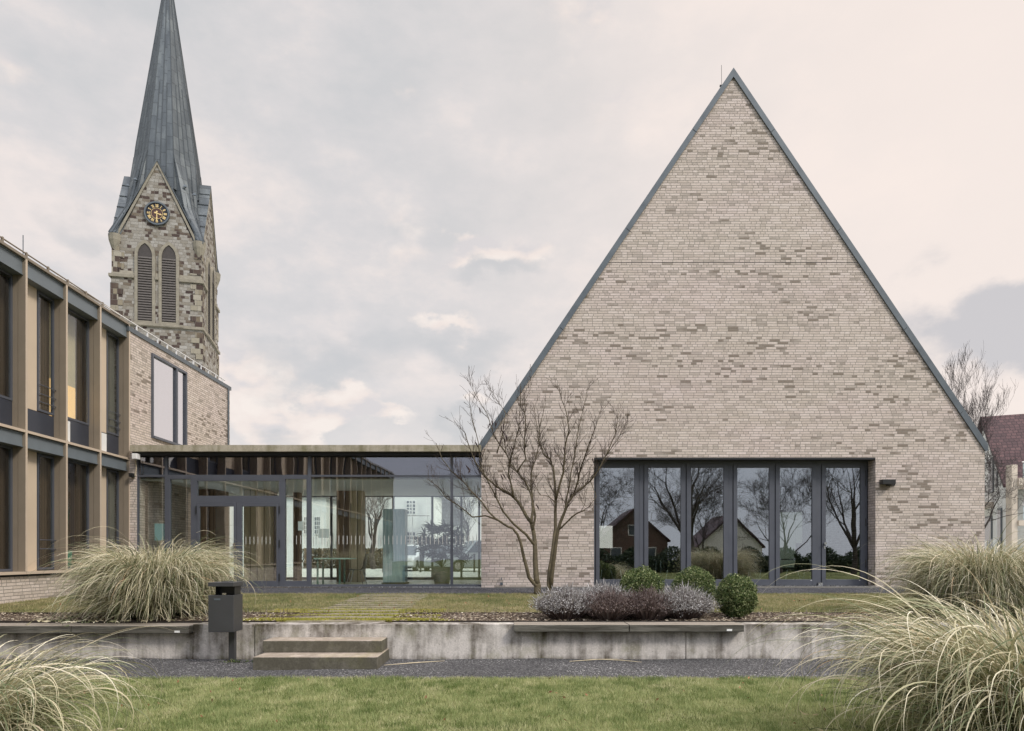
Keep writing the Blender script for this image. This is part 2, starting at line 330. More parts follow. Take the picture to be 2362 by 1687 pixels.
GLM = glass('mirror_pane', .68, (.5, .5, .55), .5, .0)
GLU = glass('dark_upper_pane', .19, (.75, .75, .8), .8, .002)
GLC = glass('wing_pane', .06, (.9, .92, .9), .6, .002)
GLR = glass('rear_pane', .02, (.96, .99, .975), .3)
m, t = new_mat('frosted_column_glass')
co = t.n('ShaderNodeTexCoord').outputs['Object']
v = t.n('ShaderNodeMapping', Vector=co, Scale=(22, 22, 2.2)).outputs[0]
s = t.n('ShaderNodeSeparateXYZ', _0=co)
b1 = t.n('ShaderNodeBsdfPrincipled', Base_Color=t.ramp(t.noise(v, 1, 4, .6), [(.3, (.36, .50, .53)), (.7, (.62, .74, .76))]), Roughness=.25)
tr = t.n('ShaderNodeBsdfTransparent', Color=(.75, .92, .94))
mx = t.n('ShaderNodeMixShader', _0=t.m('ADD', .60, t.m('MULTIPLY', t.noise(v, .6, 3), .3)), _1=tr.outputs[0], _2=b1.outputs[0])
t.n('ShaderNodeOutputMaterial', Surface=mx.outputs[0]); COLG = m
# zinc spire cladding: sheets with horizontal laps and pale weathering
m, t = new_mat('spire_zinc')
co = t.n('ShaderNodeTexCoord').outputs['Object']; s = t.n('ShaderNodeSeparateXYZ', _0=co)
ang = t.m('FLOOR', t.m('MULTIPLY', t.m('ARCTAN2', s.outputs[1], s.outputs[0]), 5.1))
r0 = t.n('ShaderNodeTexWhiteNoise', dict(noise_dimensions='1D'), W=ang).outputs[0]
zz = t.m('ADD', t.m('DIVIDE', s.outputs[2], 1.25), r0)
r1 = t.n('ShaderNodeTexWhiteNoise', dict(noise_dimensions='2D'), Vector=t.xyz(ang, t.m('FLOOR', zz), 0)).outputs[0]
ln = t.rng(t.m('ABSOLUTE', t.m('SUBTRACT', t.m('FRACT', zz), .5)), .46, .49, 1, .55)
v = t.n('ShaderNodeMapping', Vector=co, Scale=(1.5, 1.5, .3)).outputs[0]
c = t.ramp(t.m('ADD', t.m('MULTIPLY', r1, .22), t.m('MULTIPLY', t.noise(v, 1.3, 5, .6), .8)), [(.3, (.060, .072, .082)), (.52, (.092, .107, .118)), (.7, (.14, .158, .165)), (.9, (.22, .24, .24))])
c = t.mix(1.0, c, t.xyz(ln, ln, ln), 'MULTIPLY'); finish(t, c, .5, .25); ZINC = m

# ---------------------------------------------------------------- geometry helpers
class MB:
    def __init__(s): s.v = []; s.f = []
    def box(s, x0, x1, y0, y1, z0, z1):
        b = len(s.v)
        s.v += [(x0, y0, z0), (x1, y0, z0), (x1, y1, z0), (x0, y1, z0), (x0, y0, z1), (x1, y0, z1), (x1, y1, z1), (x0, y1, z1)]
        s.f += [(b, b+3, b+2, b+1), (b+4, b+5, b+6, b+7), (b, b+1, b+5, b+4), (b+1, b+2, b+6, b+5), (b+2, b+3, b+7, b+6), (b+3, b, b+4, b+7)]
        return s
    def prism(s, poly, y0, y1):          # poly in (x, z), counter-clockwise seen from -Y
        b = len(s.v); n = len(poly)
        s.v += [(x, y0, z) for x, z in poly] + [(x, y1, z) for x, z in poly]
        s.f += [tuple(range(b, b+n)), tuple(range(b+2*n-1, b+n-1, -1))]
        for i in range(n): j = (i+1) % n; s.f.append((b+i, b+n+i, b+n+j, b+j))
        return s
    def poly3(s, pts, faces):
        b = len(s.v); s.v += [tuple(p) for p in pts]; s.f += [tuple(b+i for i in f) for f in faces]; return s
    def tube(s, pts, rad, n=6, cap=True):
        pts = [Vector(p) for p in pts]
        if not isinstance(rad, (list, tuple)): rad = [rad]*len(pts)
        b = len(s.v); up = None
        for i, p in enumerate(pts):
            d = (pts[min(i+1, len(pts)-1)]-pts[max(i-1, 0)])
            if d.length < 1e-9: d = Vector((0, 0, 1))
            d.normalize()
            if up is None: up = d.orthogonal().normalized()
            up = (up-d*up.dot(d)); up = up.normalized() if up.length > 1e-6 else d.orthogonal().normalized()
            q = d.cross(up)
            for k in range(n):
                a = 2*math.pi*k/n; s.v.append(tuple(p+(up*math.cos(a)+q*math.sin(a))*rad[i]))
        for i in range(len(pts)-1):
            for k in range(n):
                k2 = (k+1) % n; s.f.append((b+i*n+k, b+i*n+k2, b+(i+1)*n+k2, b+(i+1)*n+k))
        if cap:
            s.f.append(tuple(b+k for k in reversed(range(n)))); e = b+(len(pts)-1)*n; s.f.append(tuple(e+k for k in range(n)))
        return s
    def lathe(s, prof, cx, cy, n=24):
        b = len(s.v)
        for r, z in prof:
            for k in range(n): a = 2*math.pi*k/n; s.v.append((cx+r*math.cos(a), cy+r*math.sin(a), z))
        for i in range(len(prof)-1):
            for k in range(n):
                k2 = (k+1) % n; s.f.append((b+i*n+k, b+i*n+k2, b+(i+1)*n+k2, b+(i+1)*n+k))
        s.f.append(tuple(b+k for k in reversed(range(n)))); e = b+(len(prof)-1)*n; s.f.append(tuple(e+k for k in range(n)))
        return s
def link_mesh(name, V, Fc, mat, smooth=False):
    me = bpy.data.meshes.new(name)
    if isinstance(V, np.ndarray):
        n, k = Fc.shape
        me.vertices.add(len(V)); me.vertices.foreach_set('co', V.astype(np.float32).ravel())
        me.loops.add(n*k); me.loops.foreach_set('vertex_index', Fc.astype(np.int32).ravel())
        me.polygons.add(n); me.polygons.foreach_set('loop_start', np.arange(0, n*k, k, dtype=np.int32))
        me.update(calc_edges=True)
    else:
        me.from_pydata(V, [], Fc); me.update()
    me.materials.append(mat)
    if smooth: me.polygons.foreach_set('use_smooth', [True]*len(me.polygons))
    o = bpy.data.objects.new(name, me); COL.objects.link(o); return o
def props(o, label=None, cat=None, group=None, kind=None):
    if label: o['label'] = label
    if cat: o['category'] = cat
    if group: o['group'] = group
    if kind: o['kind'] = kind
    return o
class T:
    """a thing: an Empty with its parts; parts are written in world coordinates unless local=True"""
    def __init__(s, name, label, cat, loc=(0, 0, 0), rz=0, group=None):
        s.o = bpy.data.objects.new(name, None); COL.objects.link(s.o); s.o.empty_display_size = .2
        s.o.location = loc; s.o.rotation_euler = (0, 0, rz); s.M = Matrix.Translation(loc) @ Matrix.Rotation(rz, 4, 'Z'); s.I = s.M.inverted()
        props(s.o, label, cat, group)
    def p(s, name, mb, mat, par=None, local=False, smooth=False, bevel=0, label=None, kind=None):
        if isinstance(mb, MB):
            V = mb.v if local else [tuple(s.I @ Vector(q)) for q in mb.v]; Fc = mb.f
        else:
            V, Fc = mb
            if not local:
                A = np.array(s.I); V = V @ A[:3, :3].T + A[:3, 3]
        o = link_mesh(name, V, Fc, mat, smooth); o.parent = par or s.o
        if bevel:
            b = o.modifiers.new('bevel', 'BEVEL'); b.width = bevel; b.segments = 2; b.limit_method = 'ANGLE'
        props(o, label, None, None, kind); return o
def single(name, mb, mat, label=None, cat=None, group=None, kind=None, loc=(0, 0, 0), smooth=False, bevel=0):
    L = Vector(loc)
    if isinstance(mb, MB): V = [tuple(Vector(q)-L) for q in mb.v]; Fc = mb.f
    else: V, Fc = mb; V = V-np.array(loc)
    o = link_mesh(name, V, Fc, mat, smooth); o.location = loc
    if bevel:
        b = o.modifiers.new('bevel', 'BEVEL'); b.width = bevel; b.segments = 2; b.limit_method = 'ANGLE'
    return props(o, label, cat, group, kind)
def dup(root, loc, rz=None, label=None, group=None):
    r = root.copy(); COL.objects.link(r); r.location = loc
    if rz is not None: r.rotation_euler = (0, 0, rz)
    if label: r['label'] = label
    if group: r['group'] = group
    def kids(a, b):
        for ch in list(a.children):
            if ch.name == b.name: continue
            c = ch.copy(); COL.objects.link(c); c.parent = b; kids(ch, c)
    kids(root, r); return r
def dup_part(o, dx, dy, dz, par):
    c = o.copy(); COL.objects.link(c); c.parent = par; c.location = Vector(o.location)+Vector((dx, dy, dz))
    for ch in list(o.children):
        d = ch.copy(); COL.objects.link(d); d.parent = c
    return c

# ---------------------------------------------------------------- vegetation helpers (numpy)
def ribbons(root, azim, th0, bend, power, length, width, seg, rng, wob=.0, gravity=None):
    """arching blades: root (n,3); angle from vertical grows from th0 by bend*s**power"""
    n = len(azim); s = np.linspace(0, 1, seg+1)
    th = th0[:, None]+bend[:, None]*s[None, :]**power[:, None]
    azs = azim[:, None]+wob*np.cumsum(rng.normal(0, 1, (n, seg+1)), axis=1)*s[None, :]
    ds = (length/seg)[:, None]
    d = np.stack([np.sin(th)*np.cos(azs), np.sin(th)*np.sin(azs), np.cos(th)], -1)*ds[..., None]
    P = np.concatenate([np.zeros((n, 1, 3)), np.cumsum(d[:, 1:], axis=1)], 1)+root[:, None, :]
    tw = rng.uniform(-.9, .9, n)
    side = np.stack([-np.sin(azim), np.cos(azim), np.zeros(n)], -1)
    nrm = np.stack([np.cos(th)*np.cos(azs), np.cos(th)*np.sin(azs), -np.sin(th)], -1)
    sd = side[:, None, :]*np.cos(tw)[:, None, None]+nrm*np.sin(tw)[:, None, None]
    wv = width[:, None]*np.minimum(1, (1-s)*2.2+.12)[None, :]*.5
    A = P-sd*wv[..., None]; B = P+sd*wv[..., None]
    V = np.stack([A, B], 2).reshape(-1, 3)
    i = (np.arange(n)[:, None]*(seg+1)*2+np.arange(seg)[None, :]*2).ravel()
    return V, np.stack([i, i+1, i+3, i+2], -1)
def merge(parts):
    V = []; Fc = []; o = 0
    for v, f in parts: V.append(v); Fc.append(f+o); o += len(v)
    return np.concatenate(V), np.concatenate(Fc)
def tufts(x, y, z, h, wd, rng, lean=.5):
    n = len(x); a = rng.uniform(0, 2*np.pi, n); b = rng.uniform(0, 2*np.pi, n); l = rng.uniform(0, lean, n)*h
    r = np.stack([x, y, z], -1); sd = np.stack([np.cos(a), np.sin(a), np.zeros(n)], -1)*(wd/2)[:, None]
    tip = r+np.stack([np.cos(b)*l, np.sin(b)*l, h], -1)
    V = np.stack([r-sd, r+sd, tip], 1).reshape(-1, 3)
    return V, np.arange(3*n).reshape(n, 3)
def leaves(P, size, rng):
    n = len(P); a = rng.normal(size=(n, 3)); a /= np.linalg.norm(a, axis=1)[:, None]
    b = rng.normal(size=(n, 3)); b -= a*(a*b).sum(1)[:, None]; b /= np.linalg.norm(b, axis=1)[:, None]
    s = (size*rng.uniform(.6, 1.3, n))[:, None]
    V = np.stack([P-a*s, P-b*s*.5, P+a*s, P+b*s*.5], 1).reshape(-1, 3)
    return V, np.arange(4*n).reshape(n, 4)
def ground_z(y):
    return np.interp(y, [-100, 8.9, 9.0, 10.4, 10.66, 10.7, 11.9, 16.6, 18.6, 400], [0, 0, .02, .03, .05, .545, .588, .672, .73, .74])

# ================================================================ SETTING
def sheet(name, x0, x1, y0, y1, mat, nx=1, ny=1, z=None, jit=0):
    xs = np.linspace(x0, x1, nx+1); ys = np.linspace(y0, y1, ny+1)
    X, Y = np.meshgrid(xs, ys); Z = ground_z(Y) if z is None else np.full_like(X, z)
    if jit: Z = Z+jit*(np.sin(X*2.1+Y*1.3)+np.sin(X*5.3-Y*3.7)*.5)
    V = np.stack([X, Y, Z], -1).reshape(-1, 3); i = (np.arange(ny)[:, None]*(nx+1)+np.arange(nx)).ravel()
    Fc = np.stack([i, i+1, i+nx+2, i+nx+1], -1)
    return single(name, (V, Fc), mat, kind='structure')
sheet('ground', -300, 300, -200, 8.95, TURF, z=-.012)
sheet('lawn', -14, 16, -4, 8.9, TURF, z=0)
sheet('path', -40, 50, 8.86, 10.5, PATH, 180, 4, jit=.008)
sheet('soil_bed', -40, 50, 10.6, 11.9, SOIL, 200, 6, jit=.012)
sheet('upper_lawn', -40, 50, 11.9, 16.62, MOSS, 60, 10)
sheet('gravel_strip', -40, 50, 16.6, 18.75, GRAV, 2, 2)
sheet('ground_left', -300, -40, 8.9, 400, TURF, z=.5); sheet('ground_right', 50, 300, 8.9, 400, TURF, z=.5)
sheet('forecourt', -40, 50, 18.7, 400, PAVE, z=.728)

# stone slabs leading up from the steps, half sunk in the turf
mb = MB(); rr = random.Random(3)
for k in range(13):
    y0 = 10.72+k*.445; z = float(ground_z(y0+.15)); xo = rr.uniform(-.06, .06)
    mb.box(-3.55+xo, -1.98+xo, y0, y0+.33, z-.1, z+.012+.006*rr.random())
single('slab_path', mb, concrete('slab_concrete', (.34, .30, .25), (.16, .14, .09), .3, .8), kind='structure', bevel=.008)

# ================================================================ RETAINING WALL, BENCHES, STEPS
def wall_piece(mb, x0, x1, top, y0=10.35, y1=10.68): mb.box(x0, x1, y0, y1, -.15, top)
jl = PX(587, 10.35); jr = PX(1582, 10.35)
bl1 = PX(434.7, 10.2); br0 = PX(1185.5, 10.2); br1 = PX(1716.6, 10.2)
mb = MB()
wall_piece(mb, -16, bl1+.0, .42, 10.35); mb.box(bl1, jl-.012, 10.35, 10.68, -.15, .555)
mb.box(jl-.012, jl+.012, 10.375, 10.66, -.15, .54)
mb.box(jl+.012, br0, 10.35, 10.68, -.15, .555)
mb.box(br0, jr-.01, 10.35, 10.68, -.15, .445); mb.box(jr-.01, jr+.01, 10.375, 10.66, -.15, .445)
mb.box(jr+.01, br1, 10.35, 10.68, -.15, .445); mb.box(br1, 14, 10.35, 10.68, -.15, .555)
single('retaining_wall', mb, CONC, 'low stained concrete retaining wall running across the garden below the lawn', 'wall')
def bench(x0, x1, joints, z0, z1, label, stk):
    b = T('wall_bench', label, 'bench', ((x0+x1)/2, 10.38, z0))
    xs = [x0]+joints+[x1]
    for i in range(len(xs)-1):
        g0 = .006 if i else 0; g1 = .006 if i < len(xs)-2 else 0
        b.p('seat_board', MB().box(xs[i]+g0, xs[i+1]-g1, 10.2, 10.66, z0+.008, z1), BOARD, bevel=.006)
    b.p('bench_gap_shade', MB().box(x0+.02, x1-.02, 10.26, 10.6, z0-.0, z0+.006), DARKV)  # dark sheet painting the shade in the gap below the boards
    if stk: b.p('plate', MB().box(stk-.04, stk+.04, 10.196, 10.1995, z0+.02, z0+.05), WHITE)
bench(-9.5, bl1, [PX(163, 10.2)], .428, .548, 'long weathered board bench on the wall in front of the left grass clump', bl1-.17)
bench(br0, br1, [PX(1451.5, 10.2)], .452, .565, 'weathered board bench on the wall in front of the lavender', br1-.22)
st = T('garden_steps', 'two mossy block steps leading up to the lawn', 'steps', (-2.75, 9.9, 0))
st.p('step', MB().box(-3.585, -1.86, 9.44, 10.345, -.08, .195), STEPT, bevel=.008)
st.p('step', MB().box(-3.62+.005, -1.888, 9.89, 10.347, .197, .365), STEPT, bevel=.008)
for y, lab, z in ((11.9, 'dark steel edging strip between the upper lawn and the soil bed', .61), (10.73, 'dark steel edging strip along the back of the wall top', .575)):
    single('garden_edging', MB().box(-11.5, -3.7, y-.004, y+.004, z-.1, z).box(-1.85, 13, y-.004, y+.004, z-.1, z), EDGE, lab, 'edging', loc=(0, y, z))

# ================================================================ LITTER BIN
b = T('litter_bin', 'square dark grey metal litter bin on a post by the steps', 'bin', (-4.17, 10.05, 0))
x0, x1, y0, y1 = -4.362, -4.0, 9.8, 10.14
body = MB(); body.box(x0, x1, y0, y1, .5, .51); th = .012
for a in ((x0, x1, y0, y0+th), (x0, x1, y1-th, y1), (x0, x0+th, y0+th, y1-th), (x1-th, x1, y0+th, y1-th)): body.box(*a, .511, 1.03)
bo = b.p('body', body, BINM, bevel=.004)
b.p('grip_plate', MB().box(x0+.085, x0+.175, y0-.003, y0-.0005, .958, .985), ZTR, bo, bevel=.001)
b.p('lid', MB().box(x0, x1+.004, y0-.006, y1, 1.155, 1.215).box(x0+.15, x0+.26, y0+.08, y1-.08, 1.216, 1.226), BINM, bevel=.004)
b.p('hood', MB().box(x0+.055, x1-.02, y1-.12, y1-.02, .98, 1.154).box(x0+.055, x0+.063, y0+.12, y1-.121, 1.03, 1.154).box(x1-.03, x1-.02, y0+.1, y1-.121, 1.03, 1.154), BLK)
b.p('ashtray', MB().box(x0+.19, x0+.245, y0+.03, y0+.06, 1.035, 1.06), STEEL)
b.p('post', MB().box(-4.215, -4.125, 10.145, 10.225, -.1, 1.1), BINM, bevel=.003)

# ================================================================ GABLE HOUSE
G = 18.5
gx0, gx1 = PX(1110.3, G), PX(2271.4, G); gax = PX(1691.2, G); ez = PZ(1038, G); apz = PZ(179, G)
ox0, ox1 = 2.22, 9.85; oz = PZ(1055.7, G); fz = .73
g = T('gable_house', 'pale brick hall with a steep gable and a row of dark framed glass doors', 'building', (gax, G, fz))
wallp = [(gx0, fz-.3), (ox0, fz-.3), (ox0, oz), (ox1, oz), (ox1, fz-.3), (gx1, fz-.3), (gx1, ez), (gax, apz), (gx0, ez)]
g.p('gable_wall', MB().prism(wallp, G, G+.38), BR)
g.p('side_wall', MB().box(gx0, gx0+.38, G+.385, G+17, fz-.3, ez-.01), BR); g.p('side_wall', MB().box(gx1-.38, gx1, G+.385, G+17, fz-.3, ez-.01), BR)
sl = (apz-ez)/(gax-gx0); n_ = Vector((-sl, 1)).normalized(); tk = .165
def verge(sgn):
    # front trim: band just above the sloping wall edge
    ex = gx0 if sgn < 0 else gx1
    off = .24
    p = [(ex, ez-.05), (ex+sgn*.065, ez-.02), (ex+sgn*.065, ez+off-sl*.065), (gax, apz+off), (gax, apz)]
    p = [(x, z) for x, z in p]
    return p if sgn > 0 else p[::-1]
for sgn in (-1, 1):
    pv = verge(sgn)
    g.p('roof_verge', MB().prism(pv, G-.045, G-.002), ZTR)
    # joints in the trim
    rf = MB()
    e = (gx0-.07, ez+.0) if sgn < 0 else (gx1+.07, ez+.0)
    top = (gax, apz+.225)
    ra = [(e[0], e[1]+.225-sl*.07), (top[0], top[1]), (gax, apz+.004), (e[0]-sgn*.07, e[1]+.004), (e[0], e[1]+.0)]
    rf.prism(ra if sgn > 0 else ra[::-1], G-.001, G+17.2)
    g.p('roof', rf, ZTR)
    for q in (.16, .42, .68, .9):
        cx = gax+(e[0]-gax)*q; cz = top[1]+(e[1]-top[1])*q
        jt = MB().tube([(cx, G-.047, cz+.0), (cx-sgn*.13, G-.047, cz-.115)], .006, 4)
        g.p('trim_joint', jt, DARKV)
jh = (apz-9.54)/sl-.02
g.p('movement_joint', MB().box(gax-jh, gax+jh, G-.002, G+.01, 9.535, 9.548), DARKV)
g.p('back_wall', MB().prism([(gx0+.39, fz), (3.4, fz), (3.4, 2.8), (4.05, 2.8), (4.05, fz), (gx1-.39, fz), (gx1-.39, ez-.5), (gax, apz-.8), (gx0+.39, ez-.5)], 27.2, 27.5), GREYW)
g.p('back_sill', MB().box(3.4, 4.05, 27.21, 27.49, fz, 1.9), GREYW); g.p('ceiling', MB().box(gx0+.39, gx1-.39, G+.45, 27.1, 4.35, 4.45), CEIL); g.p('floor', MB().box(gx0+.39, gx1-.39, G-.02, 27.1, .60, .762), GREYW)
g.p('opening_head_shade', MB().box(ox0+.001, ox1-.001, G+.003, G+.34, oz-.05, oz-.003), DARKV)  # dark strip standing in for the shadow under the brick opening
# lightning rod and ridge hooks
g.p('lightning_rod', MB().tube([(gax-.27, G+.3, apz-.35), (gax-.22, G+.3, apz-.02), (gax-.225, G+.3, apz+.55)], .006, 5).tube([(gax-.27, G+.3, apz-.02), (gax-.17, G+.3, apz-.02)], .03, 6).tube([(gax-.5, G+.3, apz-.5), (gax-.4, G+.3, apz-.32)], .035, 6), BLK)
# threshold
g.p('threshold', MB().box(ox0, ox1, G+.01, G+.5, fz-.1, .775), STEEL)
# folding doors
D = 18.9
def leafz(py): return PZ(py, D)
frm = MB(); ztop = PZ(1064, D); zb = PZ(1350, D)-.0
frm.box(PX(1369, D), ox1-.001, D, D+.1, PZ(1073, D), oz+.1)
for a, b2 in ((1366, 1374), (1474.5, 1485), (1580.6, 1583.4), (1680, 1691), (1785.3, 1788.7), (1883.5, 1895), (1996, 2003)):
    frm.box(PX(a, D), min(PX(b2, D), ox1-.001), D+.012, D+.09, zb, PZ(1073, D))
g.p('door_frame', frm, FRM, bevel=.003)
LE = [((1374.5, 1473.8), (1383, 1463.3)), ((1485.8, 1580), (1495.4, 1570.6)), ((1584, 1679.4), (1594, 1669.3)), ((1691.8, 1784.8), (1700.7, 1774.5)), ((1789.2, 1882.9), (1798.9, 1873.3)), ((1895.6, 1995.5), (1904.8, 1985))]
zt, z1_, z0_, zbb = PZ(1070, D), PZ(1079.5, D), PZ(1337, D), PZ(1350.5, D)
for i, ((a, b2), (c1, c2)) in enumerate(LE):
    a, b2, c1, c2 = [PX(q, D) for q in (a, b2, c1, c2)]
    m_ = MB().box(a, c1, D-.012, D+.06, zbb, zt).box(c2, b2, D-.012, D+.06, zbb, zt).box(c1, c2, D-.012, D+.06, z1_, zt).box(c1, c2, D-.012, D+.06, zbb, z0_)
    dr = g.p('door', m_, FRM, bevel=.004)
    g.p('glass_pane', MB().box(c1-.01, c2+.01, D+.02, D+.032, z0_-.01, z1_+.01), GLD, dr)
    if i in (2, 4, 5): g.p('plate', MB().box(c2-.05, c2-.012, D-.0145, D-.0125, z0_-.035, z0_-.02), WHITE, dr)
    if i == 5:
        hx = c1-.035
        g.p('handle', MB().tube([(hx, D-.012, PZ(1254, D)), (hx, D-.06, PZ(1254, D))], .03, 12).tube([(hx, D-.058, PZ(1254, D)), (hx, D-.075, PZ(1254, D))], .04, 12), STEEL, dr); g.p('lock', MB().box(hx-.018, hx+.018, D-.02, D-.0125, PZ(1267, D), PZ(1260, D)), STEEL, dr)
        for hz in (1095, 1112, 1205, 1300): g.p('hinge', MB().tube([(b2+.01, D-.018, PZ(hz+9, D)), (b2+.01, D-.018, PZ(hz-9, D))], .013, 8), BLK, dr)
g.p('floor_latch', MB().box(PX(1886, D), PX(1896, D), D-.05, D-.013, .78, .85), STEEL)
# wall lamp
wl = T('wall_lamp', 'small black box lamp on the brick wall right of the glass doors', 'lamp', (PX(2051, G), G, 3.6))
wl.p('housing', MB().box(PX(2036, G-.2), PX(2066, G-.2), G-.22, G-.03, PZ(1118, G-.1), PZ(1107, G-.1)), BLK, bevel=.006)
wl.p('mount', MB().box(PX(2044, G), PX(2064, G), G-.03, G-.001, PZ(1121, G), PZ(1109, G)), BLK)
# tiny wall outlet
ol = T('outdoor_tap', 'tiny metal outlet low on the brick wall behind the bare tree', 'outlet', (PX(1157, G), G, .95))
ol.p('plate', MB().box(PX(1154, G), PX(1160, G), G-.02, G-.001, PZ(1350, G), PZ(1344, G)), ZTR); ol.p('spout', MB().tube([(PX(1157, G), G-.02, 1.0), (PX(1157, G), G-.07, .98), (PX(1157, G), G-.07, .93)], .012, 6), ZTR)

# ================================================================ GLASS LINK
L = 18.6
h = T('glass_link', 'low glazed foyer with a flat concrete edged roof between the two buildings', 'building', (-5.2, L, .73))
def lx(p): return PX(p, L)
def lz(p): return PZ(p, L)
xl, xr = lx(311), gx0
h.p('roof', MB().box(PX(299.4, 18.3), gx0-.002, 18.3, 24.6, 4.393, 4.565), FASC)
h.p('soffit', MB().box(xl+.02, gx0-.004, 18.42, 24.2, 4.31, 4.39), DARKV)
h.p('ceiling', MB().box(xl+.05, gx0-.02, L+.12, 24.0, 3.72, 4.30), DARKV)
h.p('ceiling_panel', MB().box(xl+.06, gx0-.03, L+.2, 23.9, 3.69, 3.718), PLAST); h.p('floor', MB().box(xl-.05, gx0-.005, L-.03, 24.2, .60, .752), FLOOR)
h.p('sill', MB().box(xl, gx0-.002, L-.06, L-.031, .66, .757), STEEL)
fr = MB()
def bar(mb, a, b2, c, d, y0=L, y1=L+.1): mb.box(lx(a), lx(b2) if b2 < 1109.5 else gx0-.002, y0, y1, lz(d), lz(c))
bar(fr, 311, 318, 1046, 1354.5, L+.004, L+.09); bar(fr, 379.6, 385.6, 1046, 1354.5, L-.002)
bar(fr, 709.5, 716.7, 1046, 1354.5, L-.004); bar(fr, 1038.7, 1044.8, 1052, 1348.4)
bar(fr, 318, 379.6, 1095.6, 1100.5, L+.002); bar(fr, 385.6, 709.5, 1095.6, 1100.5, L+.002); bar(fr, 716.7, 1038.7, 1095.8, 1100.3, L+.002); bar(fr, 1044.8, 1110, 1095.8, 1100.3, L+.002)
bar(fr, 318, 379.6, 1348.5, 1354.5, L+.002); bar(fr, 716.7, 1110, 1348.5, 1354.5, L-.004)
bar(fr, 318, 709.5, 1046, 1051.7, L+.003); bar(fr, 716.7, 1110, 1046, 1051.9, L+.003)
# door unit
bar(fr, 385.6, 391.5, 1100.5, 1354.5); bar(fr, 391.5, 439.8, 1100.5, 1105.4); bar(fr, 439.8, 454.5, 1100.5, 1354.5, L-.006)
bar(fr, 454.5, 643.5, 1100.5, 1109.6, L-.003); bar(fr, 454.5, 643.5, 1144, 1159, L-.003); bar(fr, 643.5, 657, 1100.5, 1354.5, L-.006)
bar(fr, 657, 706.8, 1100.5, 1105.4); bar(fr, 706.8, 709.5, 1100.5, 1354.5); bar(fr, 391.5, 439.8, 1340.6, 1354.5); bar(fr, 657, 706.8, 1340.6, 1354.5)
h.p('glazing_frame', fr, FRM, bevel=.002)
for a, b2, c, d, m_ in ((318, 379.6, 1051.7, 1095.6, GLU), (385.6, 709.5, 1051.7, 1095.6, GLU), (716.7, 1038.7, 1051.9, 1095.8, GLU), (1044.8, 1109.6, 1051.9, 1095.8, GLU),
    (318, 379.6, 1100.5, 1348.5, GLS), (391.5, 439.8, 1105.4, 1340.6, GLS), (454.5, 643.5, 1109.6, 1144, GLS), (657, 706.8, 1105.4, 1340.6, GLS), (716.7, 1038.7, 1100.3, 1348.5, GLS), (1044.8, 1109.6, 1100.3, 1348.5, GLS)):
    pn = h.p('glass_pane', MB().box(lx(a)-.004, lx(b2)+.004, L+.04, L+.052, lz(d)-.004, lz(c)+.004), m_)
    if c > 1099 and a > 650:   # etched marks on the tall panes
        mk = MB(); q = a+6; k = 0
        while q < b2-4:
            mk.box(lx(q), lx(q)+.013, L+.0365, L+.0392, lz(1256), lz(1236)); q += 9.6; k += 1
        h.p('etched_stripes', mk, MARK, pn)
for a, b2, c1, c2, hd in ((454.7, 545.7, 460, 539.3, 1), (546.3, 643.3, 558, 637.8, 0)):
    m_ = MB(); y0, y1 = L-.02, L+.06
    m_.box(lx(a), lx(c1), y0, y1, lz(1354), lz(1159.3)).box(lx(c2), lx(b2), y0, y1, lz(1354), lz(1159.3)).box(lx(c1), lx(c2), y0, y1, lz(1168.7), lz(1159.3)).box(lx(c1), lx(c2), y0, y1, lz(1354), lz(1340.6))
    dr = h.p('door', m_, FRM, bevel=.004)
    h.p('glass_pane', MB().box(lx(c1)-.004, lx(c2)+.004, L+.02, L+.03, lz(1340.6), lz(1168.7)), GLS, dr)
    if hd:
        hx = lx(543)-.005
        h.p('handle', MB().tube([(hx, L-.02, lz(1257)), (hx, L-.07, lz(1257))], .022, 10).tube([(hx, L-.068, lz(1257)), (hx, L-.085, lz(1257))], .038, 12), STEEL, dr); h.p('lock', MB().box(hx-.018, hx+.018, L-.028, L-.0205, lz(1270), lz(1262)), STEEL, dr)
        for hz in (1177, 1320): h.p('hinge', MB().tube([(lx(a)-.02, L-.03, lz(hz+9)), (lx(a)-.02, L-.03, lz(hz-9))], .014, 8), BLK, dr)
    else:
        mk = MB()
        for q in range(7): mk.box(lx(566+q*9.3), lx(566+q*9.3)+.013, L+.0165, L+.0192, lz(1256), lz(1238))
        h.p('etched_stripes', mk, MARK, dr)
        for hz in (1177, 1255, 1332): h.p('hinge', MB().tube([(lx(b2)+.02, L-.03, lz(hz+9)), (lx(b2)+.02, L-.03, lz(hz-9))], .014, 8), BLK, dr)
# notices behind the glass
nt = T('notice', 'white paper notice stuck inside the large foyer pane', 'notice', (lx(745), L+.06, 2.2)); nt.p('sheet', MB().box(lx(733), lx(758), L+.0535, L+.0555, lz(1241), lz(1220)), PAPER)
lnm = MB()
for q in range(6): lnm.box(lx(736), lx(755), L+.0505, L+.0515, lz(1237-q*2.6)-.004, lz(1237-q*2.6)+.004)
nt = T('notice', 'white paper notice on the narrow pane right of the foyer doors', 'notice', (lx(694), L+.06, 2.2)); nt.p('sheet', MB().box(lx(686), lx(701), L+.0535, L+.0555, lz(1224), lz(1203)), PAPER)
nt = T('notice', 'white paper note beside the foyer door handle', 'notice', (lx(534), L+.06, 1.6)); nt.p('sheet', MB().box(lx(530), lx(538), L+.035, L+.037, lz(1284), lz(1260)), PAPER)
nt = T('notice', 'turquoise square poster behind the pane above the left grass clump', 'poster', (lx(367), L+.06, 2.0)); nt.p('sheet', MB().box(lx(354), lx(379), L+.0535, L+.0555, lz(1247), lz(1208)), pm('turquoise_paper', (.36, .56, .58), .6, .05, 3, 0, 0))
